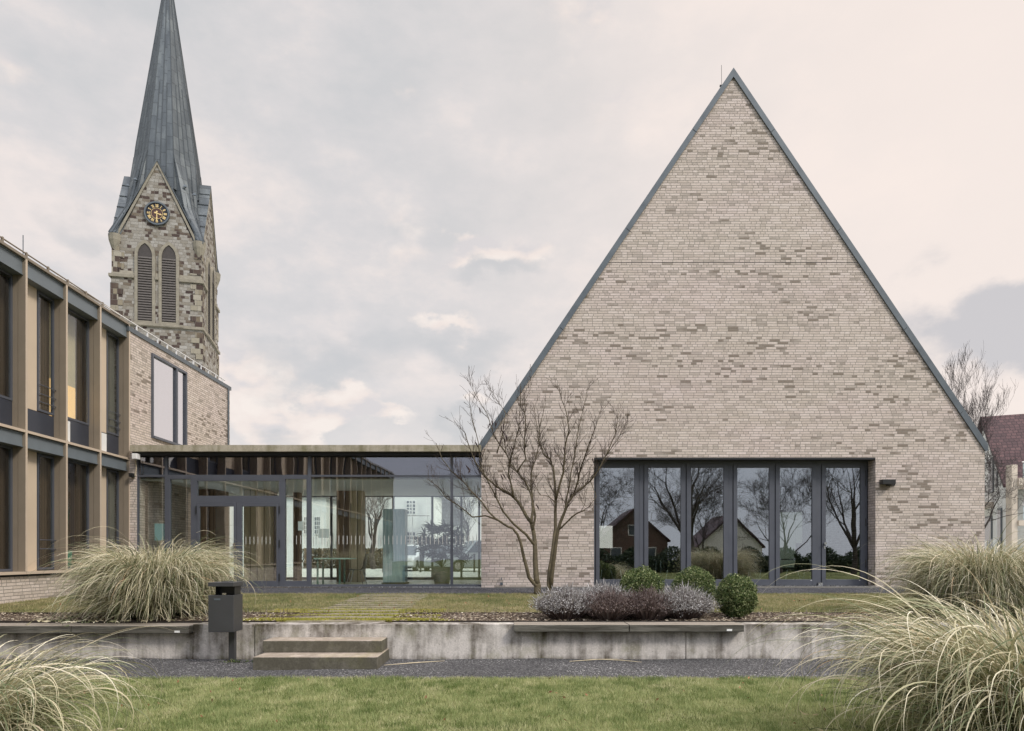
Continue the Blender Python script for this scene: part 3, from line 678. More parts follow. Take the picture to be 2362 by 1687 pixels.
# foyer interior
h.p('rear_frame', (lambda m: [m.box(PX(a, 24), PX(a, 24)+.07, 23.95, 24.05, .752, 3.66) for a in (513, 620, 708, 762, 838, 905, 995, 1062, 1103)] and m)(MB().box(PX(513, 24), gx0-.01, 23.96, 24.04, .752, .84).box(PX(513, 24), gx0-.01, 23.96, 24.04, 3.66, 3.72)), FRM)
h.p('rear_glass', MB().box(PX(514, 24), gx0-.02, 23.99, 24.0, .84, 3.66), GLR)
h.p('rear_marks', (lambda m: [m.box(PX(715+i*6.5, 23.9), PX(715+i*6.5, 23.9)+.012, 23.95, 23.955, 1.92, 2.0+.28*((i*7) % 3)/2+.1) for i in range(60)] and m)(MB()), MARK)
h.p('timber_wall', MB().box(xl+.02, PX(515, 23.6), 23.6, 23.9, .752, 3.72), SLATX)
for q0, q1 in ((618, 632), (646, 654), (676, 690)): h.p('timber_post', MB().box(PX(q0, 22.6), PX(q1, 22.6), 22.6, 22.9, .752, 3.72), SLATX)
h.p('timber_core', MB().box(PX(386, 21.5), PX(497, 21.5), 21.5, 22.5, .752, 3.72), SLATX)
h.p('cupboard', MB().box(PX(562, 21.6), PX(613, 21.6), 21.6, 22.3, .752, 3.72), BEIGEX)
h.p('timber_pier', MB().box(PX(776, 22), PX(806, 22), 22.0, 22.5, .752, 3.72), SLATX); h.p('pier_face', MB().box(PX(806, 22)+.002, PX(834, 22), 22.0, 22.5, .752, 3.72), BEIGEX)
h.p('inner_brick_wall', MB().box(xl+.03, xl+.35, 19.2, 23.55, .752, 3.715), BR)
# glass column
c = T('glass_display_column', 'tall frosted blue green glass column inside the foyer', 'column', (PX(908, 20.4), 20.4, .752))
c.p('base', MB().box(PX(881, 20.2), PX(937, 20.2), 20.1, 20.8, .753, .80), BLK)
c.p('casing', MB().box(PX(883, 20.2), PX(934, 20.2), 20.2, 20.72, .802, 2.98), COLG, bevel=.01)
c.p('inner_post', MB().box(PX(909, 20.45), PX(911, 20.45), 20.44, 20.47, .82, 2.5), STEEL)
# table
tb = T('foyer_table', 'pale green topped table with metal legs in the foyer', 'table', (PX(770, 20), 20, .752))
tx0, tx1 = PX(728, 19.8), PX(812, 19.8)
tb.p('tabletop', MB().box(tx0, tx1, 19.6, 20.35, 1.495, 1.53), GTAB, bevel=.005)
for (x, y) in ((tx0+.09, 19.68), (tx1-.33, 19.68), (tx0+.09, 20.25), (tx1-.33, 20.25)): tb.p('leg', MB().tube([(x, y, .752), (x, y, 1.494)], .03, 8), GLEG)
# chair prototype (front towards -X locally)
def chair(label, loc, rz, group):
    k = T('shell_chair', label, 'chair', loc, rz, group)
    sh = MB(); prof = [(-.23, .46), (-.2, .44), (0, .425), (.16, .44), (.21, .50), (.25, .70), (.30, .88)]
    V = []; n = len(prof)
    for off in (0, .014):
        for x, z in prof:
            V += [(x+off*.7, -.21, z+off*.6), (x+off*.7, .21, z+off*.6)]
    Fc = []
    for i in range(n-1): a = 2*i; Fc += [(a, a+1, a+3, a+2), (2*n+a+1, 2*n+a, 2*n+a+2, 2*n+a+3)]
    for i in range(n-1): a = 2*i; Fc += [(a, a+2, 2*n+a+2, 2*n+a), (a+1, 2*n+a+1, 2*n+a+3, a+3)]
    Fc += [(0, 2*n, 2*n+1, 1), (2*n-2, 2*n-1, 4*n-1, 4*n-2)]
    k.p('seat_shell', MB().poly3(V, Fc), CHW, local=True, smooth=True)
    for sx, sy in ((-1, -1), (-1, 1), (1, -1), (1, 1)):
        k.p('leg', MB().tube([(sx*.14, sy*.17, .425), (sx*.24, sy*.23, 0)], .010, 6), STEEL, local=True)
    k.p('seat_frame', MB().tube([(-.14, -.17, .425), (-.14, .17, .425)], .009, 6).tube([(.14, -.17, .425), (.14, .17, .425)], .009, 6), STEEL, local=True)
    return k
ch = chair('dark shell chair pushed up to the pale green table', (PX(822, 19.8), 19.8, .752), 0, None)
dup(ch.o, (PX(826, 20.3), 20.35, .752), R(12), 'dark shell chair standing behind the pale green table')
rr = random.Random(5)
spots = [(1392, 19.7, 20, 'first dark chair inside the hall, behind the leftmost door'), (1425, 20.3, 150, 'dark chair behind the leftmost door, set back by the tables'), (1545, 19.6, 10, 'dark chair inside the second door from the left'), (1665, 19.5, 200, 'dark chair close to the pane of the third door'), (1722, 19.6, 35, 'left of the chairs behind the fourth door'), (1765, 19.7, 170, 'right of the chairs behind the fourth door'), (1822, 19.6, 0, 'left of the chairs behind the fifth door'), (1862, 19.7, 180, 'right of the chairs behind the fifth door')]
for px, y, a, lab in spots: dup(ch.o, (PX(px, y), y, .765), R(a), lab, 'chairs inside the hall')
for px, y, lab in ((1450, 20.6, 'long dark table inside the hall behind the two left doors'), (1790, 20.9, 'long dark table inside the hall behind the right hand doors')):
    tt = T('hall_table', lab, 'table', (PX(px, y), y, .765)); cx = PX(px, y)
    tt.p('tabletop', MB().box(cx-1, cx+1, y-.4, y+.4, 1.47, 1.50), CHW)
    for sx in (-1, 1):
        for sy in (-1, 1): tt.p('leg', MB().tube([(cx+sx*.9, y+sy*.33, .763), (cx+sx*.9, y+sy*.33, 1.47)], .02, 6), STEEL)
wb = T('whiteboard', 'pale green board on a stand behind the fifth glass door', 'whiteboard', (PX(1825, 22), 22, .765))
wb.p('board', MB().box(PX(1797, 22), PX(1835, 22), 22, 22.03, 1.22, 3.0), pm('board_pale_glow', (.60, .66, .52), .5, .05, 2, 0, 0, emis=.12)); wb.p('wing', MB().box(PX(1838, 22), PX(1852, 22), 22.05, 22.08, 2.0, 3.0), MATS['board_pale_glow']); wb.p('stand', MB().tube([(PX(1836, 22), 22.1, .765), (PX(1836, 22), 22.1, 3.05)], .03, 6), BLK)  # board and wing glow faintly, their brightness put into the material
# potted palm
pot = T('potted_palm', 'bushy potted palm in a tall dark planter inside the foyer', 'plant', (PX(1019, 19.7), 19.7, .752))
pcx, pcy = PX(1019, 19.7), 19.7
pot.p('planter', MB().lathe([(.21, .753), (.30, 1.26), (.31, 1.27), (.27, 1.25)], pcx, pcy, 20), POTM)
rg = np.random.default_rng(8); fr_ = []
for k in range(62):
    a = rg.uniform(0, 6.28); th = rg.uniform(.25, 1.75); le = rg.uniform(.45, .85)
    tip = np.array([pcx+math.sin(th)*math.cos(a)*le, pcy+math.sin(th)*math.sin(a)*le*.6, 1.45+rg.uniform(0, .35)+math.cos(th)*le])
    nb = 22
    aa = rg.uniform(0, 6.28, nb)
    fr_.append(ribbons(np.tile(tip, (nb, 1)), aa, rg.uniform(.3, 1.6, nb), rg.uniform(.4, 1.2, nb), np.full(nb, 1.5), rg.uniform(.18, .36, nb), np.full(nb, .034), 4, rg))
    st_ = np.array([[pcx, pcy, 1.25]]); fr_.append(ribbons(st_, np.array([a]), np.array([th*.5]), np.array([th*.5]), np.array([1.]), np.array([np.linalg.norm(tip-st_[0])]), np.array([.012]), 4, rg))
pot.p('fronds', merge(fr_), PALM)

# ================================================================ LEFT WING
WO = (-10.38, 18.5, 0); WR = math.atan(.0324)
wg = T('timber_wing', 'two storey wing with bronze fins, tall windows and a brick end by the foyer', 'building', WO, WR)
SP = 1.372; NB = 25
# core: slabs and rear wall of the rooms
wg.p('floor_slab', MB().box(-7, -.31, -NB*SP, -.05, .9, 1.24), GREYW, local=True); wg.p('floor_slab', MB().box(-7, -.31, -NB*SP, -.05, 3.9, 4.2), GREYW, local=True)
wg.p('roof', MB().box(-7, -.06, -NB*SP, -.05, 7.52, 7.83), BAND, local=True)
wg.p('room_wall', MB().box(-7.2, -7, -NB*SP, 0, .5, 7.8).box(-7, -.35, -.3, -.06, 1.24, 3.9).box(-7, -.35, -.3, -.06, 4.2, 7.5), GREYW, local=True)
wg.p('plinth', MB().box(-.6, -.07, -NB*SP, -.005, -.1, 1.16), BR, local=True)
wg.p('shadow_gap', MB().box(-.5, -.10, -NB*SP, -.004, 1.163, 1.205), DARKV, local=True)
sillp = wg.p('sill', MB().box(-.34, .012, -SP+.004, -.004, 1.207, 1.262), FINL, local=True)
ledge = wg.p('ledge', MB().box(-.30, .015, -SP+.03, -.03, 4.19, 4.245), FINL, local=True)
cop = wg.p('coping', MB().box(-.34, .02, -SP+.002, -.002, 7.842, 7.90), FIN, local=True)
b1 = wg.p('steel_band', MB().box(-.30, -.05, -SP+.03, -.03, 3.885, 4.172).box(-.05, -.03, -SP+.03, -.03, 3.885, 3.90).box(-.05, -.03, -SP+.03, -.03, 4.155, 4.17), BAND, local=True)
b2_ = wg.p('steel_band', MB().box(-.30, -.05, -SP+.03, -.03, 7.50, 7.832).box(-.05, -.03, -SP+.03, -.03, 7.50, 7.515).box(-.05, -.03, -SP+.03, -.03, 7.817, 7.832), BAND, local=True)
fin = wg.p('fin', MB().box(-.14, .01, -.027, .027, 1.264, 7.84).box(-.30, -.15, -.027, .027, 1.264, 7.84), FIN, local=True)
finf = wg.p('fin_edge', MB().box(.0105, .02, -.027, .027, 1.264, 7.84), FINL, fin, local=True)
for i in range(NB):
    if i:
        for q in (sillp, ledge, cop, b1, b2_): dup_part(q, 0, -SP*i, 0, wg.o)
    dup_part(fin, 0, -SP*(i+1), 0, wg.o)
def casement(y0, y1, z0, z1, x=-.30, gl=GLC, rails=()):
    t_ = .05
    m_ = MB().box(x, x+.05, y0, y0+t_, z0, z1).box(x, x+.05, y1-t_, y1, z0, z1).box(x, x+.05, y0+t_, y1-t_, z1-t_, z1).box(x, x+.05, y0+t_, y1-t_, z0, z0+t_)
    f_ = wg.p('window', m_, FRM, local=True)
    wg.p('glass_pane', MB().box(x+.02, x+.03, y0+t_, y1-t_, z0+t_, z1-t_), gl, f_, local=True)
    if rails:
        rm = MB()
        for z in rails: rm.tube([(x+.09, y0+.01, z), (x+.09, y1-.01, z)], .011, 6)
        wg.p('guard_rail', rm, FRM, f_, local=True)
    return f_
for i in range(NB):
    a, b_ = -SP*(i+1)+.028, -SP*i-.028
    if i % 2 == 0:
        ym = -SP*i-.61
        for z0, z1 in ((1.264, 3.884), (4.80, 7.5)):
            wg.p('panel', MB().box(-.30, -.255, a, ym-.02, z0, z1), PANEL, local=True)
            casement(ym, b_, z0+.02, z1-.02, rails=(5.02, 5.2, 5.4) if z0 > 4 else (1.75, 1.95))
            wg.p('slat_screen', MB().box(-.50, -.46, -SP*i-.36, b_+.15, z0, z1), SLAT, local=True)
        wg.p('spandrel', MB().box(-.30, -.26, a, b_, 4.247, 4.795), DPANEL, local=True)
    else:
        casement(a, b_, 1.27, 3.88); casement(a, b_, 4.85, 7.49)
        wg.p('slat_screen', MB().box(-.55, -.5, a, b_+.4, 1.27, 3.88), SLAT, local=True)
        if i == 1:
            wg.p('slat_screen', MB().box(-.55, -.5, -SP*i-.16, b_+.4, 4.8, 7.5), SLAT, local=True)
            wg.p('curtain', MB().box(-.56, -.51, a, -SP*i-.165, 5.75, 7.5), CURT, local=True); wg.p('lamplit_curtain', MB().box(-.56, -.51, a, -SP*i-.165, 4.8, 5.748), LIT, local=True)
        else: wg.p('slat_screen', MB().box(-.55, -.5, a, b_+.4, 4.8, 7.5), SLAT, local=True)
        wg.p('spandrel', MB().box(-.30, -.26, a, b_, 4.247, 4.845), DPANEL, local=True)
wg.p('poster_panel', MB().box(-.258, -.254, -SP*2+.04, -SP-.80, 4.30, 4.80), WHITE, local=True)
wg.p('poster_panel', MB().box(-.258, -.254, -SP+.10, -.62, 4.32, 4.78), WHITE, local=True)
arc = MB(); pts = [(-SP*2+.04, 4.30), (-SP*2+.5, 4.30), (-SP*2+.42, 4.5), (-SP*2+.27, 4.64), (-SP*2+.04, 4.72)]
arc.poly3([(-.252, y, z) for y, z in pts]+[(-.2535, y, z) for y, z in pts], [(0, 1, 2, 3, 4), (9, 8, 7, 6, 5)]+[(i, i+5, (i+1) % 5+5, (i+1) % 5) for i in range(5)])
wg.p('poster_curve', arc, DPANEL, local=True)
# brick end of the wing
BX = -10.38
wy0, wy1, wz0, wz1 = 19.63, 21.73, 4.99, 7.43
mb = MB(); mb.box(BX-.4, BX, 18.5, wy0, .6, 7.68).box(BX-.4, BX, wy1, 25.1, .6, 7.68).box(BX-.4, BX, wy0, wy1, .6, wz0).box(BX-.4, BX, wy0, wy1, wz1, 7.68)
mb.box(BX-8, BX-.4, 24.75, 25.1, .6, 7.68)
wg.p('brick_wall', mb, BR)
wg.p('brick_pier', MB().box(BX+.002, PX(311, 18.5), 18.5, 19.0, .6, 4.39), BR)
wg.p('roof_edge', MB().box(BX-8, BX+.03, 18.45, 25.18, 7.682, 7.81), ZTR)
ww = MB(); t_ = .07
ww.box(BX-.05, BX+.05, wy0, wy0+t_, wz0, wz1).box(BX-.05, BX+.05, wy1-t_, wy1, wz0, wz1).box(BX-.05, BX+.05, wy0+t_, wy1-t_, wz1-t_, wz1).box(BX-.05, BX+.07, wy0+t_, wy1-t_, wz0, wz0+t_).box(BX-.05, BX+.05, 21.03, 21.12, wz0+t_, wz1-t_)
win = wg.p('window', ww, FRM)
wg.p('glass_pane', MB().box(BX-.02, BX-.01, wy0+t_, 21.03, wz0+t_, wz1-t_), GLM, win); wg.p('glass_pane', MB().box(BX-.02, BX-.01, 21.12, wy1-t_, wz0+t_, wz1-t_), GLM, win)
wg.p('room_behind', MB().box(BX-3, BX-.42, 19.2, 22.2, 4.7, 7.6), DPANEL)
wg.p('downpipe', MB().tube([(BX+.06, 24.85, 4.6), (BX+.06, 24.85, 7.68)], .03, 8), ZTR)
# snow guard rails along both roof edges
for nm, p0, p1, n, mt in (('roof_rail', Vector((.0, -NB*SP, 0)), Vector((0, -.1, 0)), 48, FIN), ('roof_rail', None, None, 11, GALV)):
    rm = MB()
    if p0 is not None:
        rm.tube([(-.05, p0.y, 8.0), (-.05, p1.y, 8.0)], .016, 6)
        for k in range(n): y = p0.y+(p1.y-p0.y)*(k+.5)/n; rm.box(-.075, -.035, y-.02, y+.02, 7.9, 8.03)
        wg.p(nm, rm, mt, local=True)
    else:
        rm.tube([(BX-.03, 15.6, 8.0), (BX-.01, 18.5, 7.97), (BX-.01, 24.7, 7.94)], .019, 6)
        for k in range(n): y = 18.9+k*.56; rm.box(BX-.03, BX+.005, y-.015, y+.015, 7.81, 7.96)
        wg.p(nm, rm, mt)
wg.p('lightning_rod', MB().tube([(-.2, -3.9, 7.9), (-.2, -3.9, 8.45)], .010, 5), ZTR, local=True)
# things fixed on the pier and shown in windows
fl = T('floodlight', 'small white floodlight under the roof edge at the left end of the foyer', 'lamp', (PX(310, 18.4), 18.4, 4.2))
fl.p('lamp_head', MB().box(PX(307, 18.3), PX(319, 18.3), 18.22, 18.4, PZ(1060, 18.3), PZ(1047, 18.3)), GALV, bevel=.01); fl.p('cable', MB().tube([(PX(311, 18.45), 18.46, PZ(1060, 18.45)), (PX(314, 18.45), 18.46, PZ(1080, 18.45)), (PX(309, 18.45), 18.46, PZ(1103, 18.45))], .008, 5), STRAW)
cm = T('security_camera', 'small black camera box on the brick pier below the floodlight', 'camera', (PX(304, 18.45), 18.45, 3.7))
cm.p('housing', MB().box(PX(300, 18.4), PX(308, 18.4), 18.32, 18.49, PZ(1101, 18.4), PZ(1092, 18.4)), BLK, bevel=.008); cm.p('lens', MB().tube([(PX(304, 18.3), 18.32, PZ(1096.5, 18.4)), (PX(304, 18.3), 18.30, PZ(1096.5, 18.4))], .025, 10), BLK)
gp = T('green_pot', 'green plant pot inside the ground floor window behind the grass clump', 'pot', (-10.72, 16.4, 1.3))
gp.p('pot', MB().lathe([(.13, 1.27), (.16, 1.7), (.165, 1.72), (.14, 1.70)], -10.78, 16.45, 16), GREENB)
rg = np.random.default_rng(4); nn = 26
gp.p('foliage', ribbons(np.tile(np.array([[-10.78, 16.45, 1.7]]), (nn, 1)), rg.uniform(0, 6.3, nn), rg.uniform(0, .1, nn), rg.uniform(.05, .3, nn), np.full(nn, 1.5), rg.uniform(.6, 1.5, nn), np.full(nn, .03), 6, rg), DGREEN)
wv = T('potted_flowers', 'small white vase with dry flowers on the lamplit upper window sill', 'flowers', (-10.75, 16.45, 4.9))
wv.p('vase', MB().lathe([(.03, 4.86), (.07, 5.0), (.05, 5.15), (.02, 5.35), (.03, 5.38)], -10.80, 16.47, 12), WHITE)
wv.p('stems', ribbons(np.tile(np.array([[-10.80, 16.30, 4.9]]), (14, 1)), rg.uniform(0, 6.3, 14), rg.uniform(0, .1, 14), rg.uniform(.1, .6, 14), np.full(14, 1.5), rg.uniform(.25, .55, 14), np.full(14, .02), 5, rg), STRAW)

# ================================================================ CHURCH TOWER
TC = Vector((-30.85, 61.25, 0)); TR = R(13); a = 3.45
tw = T('church_tower', 'old stone church tower with a clock, louvred lancets and a tall zinc spire', 'tower', TC, TR)
E0 = 28.5; RZ = 35.0
tw.p('tower_wall', MB().box(-a-.12, a+.12, -a-.12, a+.12, 0, 21.0).box(-a-.08, a+.08, -a-.08, a+.08, 21.001, 25.0).box(-a, a, -a, a, 25.001, E0), ST, local=True)
qs = MB()
for sx in (-1, 1):
    for sy in (-1, 1):
        for (z0, z1, e) in ((.0, 20.95, .17), (21.2, 24.9, .125), (25.2, E0-.3, .045)):
            for k in range(int((z1-z0)/.46)):
                L1 = .95 if (k % 2) else .60; L2 = .60 if (k % 2) else .95
                xa, xb = sorted((sx*(a+e), sx*(a+e-L1))); ya, yb = sorted((sy*(a+e), sy*(a+e-L2)))
                if rr.random() < .8: qs.box(xa, xb, ya, yb, z0+k*.46, z0+k*.46+.45)
tw.p('quoins', qs, QU, local=True)
for z, e in ((21.05, .2), (25.05, .18)):
    e2 = a+e+.06
    for s_ in (-1, 1):
        o1, o2 = sorted((s_*(a+.02), s_*e2))
        segx = [(-e2, e2)] if z < 22 else [(-e2, -1.76), (-.12, .12), (1.76, e2)]
        segy = [(-a-.019, a+.019)] if z < 22 else [(-a-.019, -1.76), (-.12, .12), (1.76, a+.019)]
        for xa, xb in segx: tw.p('string_course', MB().box(xa, xb, o1, o2, z-.13, z+.10), SAND, local=True)
        for ya, yb in segy: tw.p('string_course', MB().box(o1, o2, ya, yb, z-.13, z+.10), SAND, local=True)
tw.p('bevelled_ledge', MB().poly3([(-a-.09, -a-.09, 25.15), (a+.09, -a-.09, 25.15), (a+.09, a+.09, 25.15), (-a-.09, a+.09, 25.15), (-a+.0, -a+.0, 25.55), (a, -a, 25.55), (a, a, 25.55), (-a, a, 25.55)], [(0, 1, 5, 4), (1, 2, 6, 5), (2, 3, 7, 6), (3, 0, 4, 7)]), SAND, local=True)
# gables
def face_xf(k): return Matrix.Rotation(k*math.pi/2, 4, 'Z')
gw = 2.92
for k in range(4):
    X_ = face_xf(k)
    def tr_(mb): mb.v = [tuple(X_ @ Vector(v)) for v in mb.v]; return mb
    gb = tw.p('gable', tr_(MB().prism([(-gw, E0-.2), (gw, E0-.2), (0, RZ-.15)], -a-.004, -a+.5)), ST, local=True)
    cp = MB()
    for s_ in (-1, 1):
        pl = [(s_*(gw+.05), E0-.05), (s_*(gw+.22), E0+.02), (0, RZ+.12), (0, RZ-.28)]
        cp.prism(pl if s_ > 0 else pl[::-1], -a-.10, -a-.006)
    tw.p('gable_coping', tr_(cp), SAND, local=True)
    # bartizan corbel on the corner
    cb = MB().lathe([(.05, 26.6), (.18, 26.9), (.2, 27.1), (.34, 27.5), (.5, 28.0), (.55, 28.5)], a-.18, -a+.18, 10)
    tw.p('corner_corbel', tr_(cb), SAND, local=True)
    # lancets: surround, recess, louvres
    for cx in (-.93, .93):
        z0, zs, hw = 21.4, 26.9, .56
        def arch(hw, z0, zs, top, n=7):
            pts = [(-hw, z0), (hw, z0)]; kk = (top-zs)/(1.732*hw)
            for i in range(n+1): q = math.radians(60*i/n); pts.append((-hw+2*hw*math.cos(q), zs+2*hw*kk*math.sin(q)))
            for i in range(n-1, -1, -1): q = math.radians(60*i/n); pts.append((hw-2*hw*math.cos(q), zs+2*hw*kk*math.sin(q)))
            return [(x+cx, z) for x, z in pts]
        o_ = arch(hw+.24, z0-.35, zs, 28.25); i_ = arch(hw, z0, zs, 27.95)
        n = len(o_); V = [(x, -a-.17, z) for x, z in o_]+[(x, -a-.17, z) for x, z in i_]+[(x, -a+.02, z) for x, z in o_]+[(x, -a+.02, z) for x, z in i_]
        Fc = []
        for i in range(n): j = (i+1) % n; Fc += [(i, j, n+j, n+i), (n+i, n+j, 3*n+j, 3*n+i), (j, i, 2*n+i, 2*n+j)]
        sr = tw.p('lancet_surround', tr_(MB().poly3(V, Fc)), SAND, local=True)
        tw.p('lancet_board', tr_(MB().prism(i_, -a-.105, -a-.09)), LOUVD, sr, local=True)
        lv = MB(); zq = z0+.1
        while zq < zs-.05:
            lv.poly3([(cx-hw+.03, -a-.165, zq), (cx+hw-.03, -a-.165, zq), (cx+hw-.03, -a-.107, zq+.12), (cx-hw+.03, -a-.107, zq+.12), (cx-hw+.03, -a-.165, zq+.03), (cx+hw-.03, -a-.165, zq+.03), (cx+hw-.03, -a-.107, zq+.15), (cx-hw+.03, -a-.107, zq+.15)], [(0, 1, 5, 4), (4, 5, 6, 7), (3, 2, 1, 0), (0, 4, 7, 3), (1, 2, 6, 5)])
            zq += .215
        tw.p('louvres', tr_(lv), LOUV, sr, local=True)
    tw.p('window_sill', tr_(MB().box(-2.1, 2.1, -a-.3, -a-.09, 20.98, 21.2)), SAND, local=True)
# clock
ck = tw.p('clock', MB().poly3([( math.cos(q*math.pi/16)*.87, -a-.13+y, 30.55+math.sin(q*math.pi/16)*.87) for y in (0, .12) for q in range(32)], [tuple(range(32))[::-1]]+[(q, (q+1) % 32, 32+(q+1) % 32, 32+q) for q in range(32)]), FACE, local=True)
def ring(r0, r1, y0, y1, n=32):
    m_ = MB(); V = []
    for y, r in ((y0, r0), (y0, r1), (y1, r1), (y1, r0)):
        V += [(math.cos(2*math.pi*q/n)*r, -a+y, 30.55+math.sin(2*math.pi*q/n)*r) for q in range(n)]
    Fc = []
    for lvl in range(4):
        l2 = (lvl+1) % 4
        for q in range(n): q2 = (q+1) % n; Fc.append((lvl*n+q, l2*n+q, l2*n+q2, lvl*n+q2))
    return m_.poly3(V, Fc)
tw.p('clock_rim', ring(.87, .99, -.22, -.01), ZTR, ck, local=True)
tw.p('clock_hub', MB().poly3([( math.cos(q*math.pi/16)*.44, -a-.135, 30.55+math.sin(q*math.pi/16)*.44) for q in range(32)], [tuple(range(32))[::-1]]), FACE2, ck, local=True)
tw.p('minute_ring', ring(.44, .465, -.15, -.136), GOLD, ck, local=True)
NUM = ['XII', 'I', 'II', 'III', 'IIII', 'V', 'VI', 'VII', 'VIII', 'IX', 'X', 'XI']
for k, s_ in enumerate(NUM):
    m_ = MB(); wds = {'I': .058, 'V': .12, 'X': .12}; tot = sum(wds[c_] for c_ in s_); x = -tot/2
    def seg(xa, za, xb, zb, th=.02):
        # stroke in numeral space: rotated to its hour
        ang = -k*math.pi/6
        def rp(x_, z_): z_ += .65; return (x_*math.cos(ang)-z_*math.sin(ang), z_*math.cos(ang)+x_*math.sin(ang))
        d = Vector((xb-xa, zb-za)).normalized(); n2 = Vector((-d.y, d.x))*th
        P4 = [rp(xa+n2.x, za+n2.y), rp(xb+n2.x, zb+n2.y), rp(xb-n2.x, zb-n2.y), rp(xa-n2.x, za-n2.y)]
        m_.poly3([(p[0], -a-.15, 30.55+p[1]) for p in P4]+[(p[0], -a-.131, 30.55+p[1]) for p in P4], [(3, 2, 1, 0), (0, 1, 5, 4), (1, 2, 6, 5), (2, 3, 7, 6), (3, 0, 4, 7)])
    for c_ in s_:
        w_ = wds[c_]
        if c_ == 'I': seg(x+w_/2, -.12, x+w_/2, .12)
        elif c_ == 'V': seg(x+.02, .12, x+w_/2, -.12); seg(x+w_-.02, .12, x+w_/2, -.12, .014)
        else: seg(x+.02, .12, x+w_-.02, -.12); seg(x+w_-.02, .12, x+.02, -.12, .014)
        x += w_
    tw.p('numeral', m_, GOLD, ck, local=True)
for nm, ang, ln_ in (('minute_hand', math.pi, .72), ('hour_hand', math.radians(105), .47)):
    dxh, dzh = math.sin(ang), math.cos(ang); nx_, nz_ = dzh, -dxh
    out = [(-.22, .0), (-.18, .07), (-.08, .05), (0, .03), (ln_*.5, .035), (ln_*.58, .09), (ln_*.66, .035), (ln_, .005)]
    pts = [(q*dxh+w_*nx_, q*dzh+w_*nz_) for q, w_ in out]+[(q*dxh-w_*nx_, q*dzh-w_*nz_) for q, w_ in out[::-1]]
    tw.p(nm, MB().poly3([(x, -a-.17, 30.55+z) for x, z in pts]+[(x, -a-.155, 30.55+z) for x, z in pts], [tuple(range(len(pts))), tuple(range(2*len(pts)-1, len(pts)-1, -1))]+[(i, (i+1) % len(pts), len(pts)+(i+1) % len(pts), len(pts)+i) for i in range(len(pts))]), GOLD, ck, local=True)
# cross gable roofs, broaches and spire
rw = 3.6; re_ = a+.14
for k in range(4):
    X_ = face_xf(k)
    pts = [(-rw+.35, -re_, E0+.35), (0, -re_, RZ+.2), (rw-.35, -re_, E0+.35), (-rw+.35, -1, E0+.35), (0, 0, RZ+.2), (rw-.35, -1, E0+.35), (-rw+.35, -re_, E0+.15), (rw-.35, -re_, E0+.15), (0, -re_, RZ-.0)]
    pts = [tuple(X_ @ Vector(p)) for p in pts]
    tw.p('gable_roof', MB().poly3(pts, [(0, 1, 4, 3), (1, 2, 5, 4), (0, 6, 8, 1), (1, 8, 7, 2)]), ZINC, local=True)
def octa(r, z, rot=0): return [(r/math.cos(math.pi/8)*math.cos(math.pi/8+i*math.pi/4+rot), r/math.cos(math.pi/8)*math.sin(math.pi/8+i*math.pi/4+rot), z) for i in range(8)]
lv_ = [(2.78, 33.2), (2.62, 35.0), (2.37, 37.4), (1.6, 43.0), (.52, 51.0), (.05, 54.4)]
V = []; Fc = []
for r_, z in lv_: V += octa(r_, z)
for i in range(len(lv_)-1):
    for q in range(8): q2 = (q+1) % 8; Fc.append((i*8+q, i*8+q2, i*8+8+q2, i*8+8+q))
tw.p('spire', MB().poly3(V, Fc), ZINC, local=True)
sm = MB()
for q in range(8):
    q2 = (q+1) % 8
    for fr2 in (0, .28, .5, .72):
        pts = [Vector(V[i*8+q]).lerp(Vector(V[i*8+q2]), fr2) for i in range(len(lv_))]
        if fr2 in (.28, .72): pts = pts[:4]
        sm.tube(pts, .045, 4)
br = MB(); Z0 = E0+.12
for q in range(4):
    X_ = face_xf(q)
    # diagonal octagon face between the two gables: corner at 45 degrees
    o1 = Vector(octa(2.50, 36.4)[0]); o0 = Vector(octa(2.50, 36.4)[0])
    A_ = Vector((o0.x, o0.y, 36.4)); B_ = Vector((o0.y, o0.x, 36.4))
    C_ = Vector((a+.22, .62*a+1.0, Z0)); Dd = Vector((.62*a+1.0, a+.22, Z0)); Ec = Vector((a+.22, a+.22, Z0-.05))
    M1, M2 = A_.lerp(C_, .6)+Vector((-.36, -.36, 0)), B_.lerp(Dd, .6)+Vector((-.36, -.36, 0))
    Mm = ((A_+B_)/2).lerp(Ec, .6)+Vector((-.40, -.40, 0))
    pts = [A_, (A_+B_)/2, B_, M1, Mm, M2, C_, Ec, Dd, C_-Vector((0, 0, .25)), Ec-Vector((0, 0, .25)), Dd-Vector((0, 0, .25))]
    pts = [tuple(X_ @ p) for p in pts]
    dn = lambda p, q: tuple(Vector(p)+Vector((0, 0, -q)))
    br.poly3([pts[0], pts[3], pts[6], dn(pts[0], 3.5), dn(pts[3], 2.5), dn(pts[6], .3), pts[2], pts[5], pts[8], dn(pts[2], 3.5), dn(pts[5], 2.5), dn(pts[8], .3)], [(0, 1, 4, 3), (1, 2, 5, 4), (6, 9, 10, 7), (7, 10, 11, 8)])
    br.poly3(pts, [(0, 1, 4, 3), (1, 2, 5, 4), (3, 4, 7, 6), (4, 5, 8, 7), (6, 7, 10, 9), (7, 8, 11, 10)])
    for i0, i1, i2 in ((0, 3, 6), (1, 4, 7), (2, 5, 8)):
        sm.tube([pts[i0], pts[i1], pts[i2]], .045, 4)
    for f_ in (.5,):
        for (s0, s1) in (((0, 3, 6), (1, 4, 7)), ((1, 4, 7), (2, 5, 8))):
            sm.tube([Vector(pts[u]).lerp(Vector(pts[v_]), f_) for u, v_ in zip(s0, s1)], .04, 4)
tw.p('broach', br, ZINC, local=True)
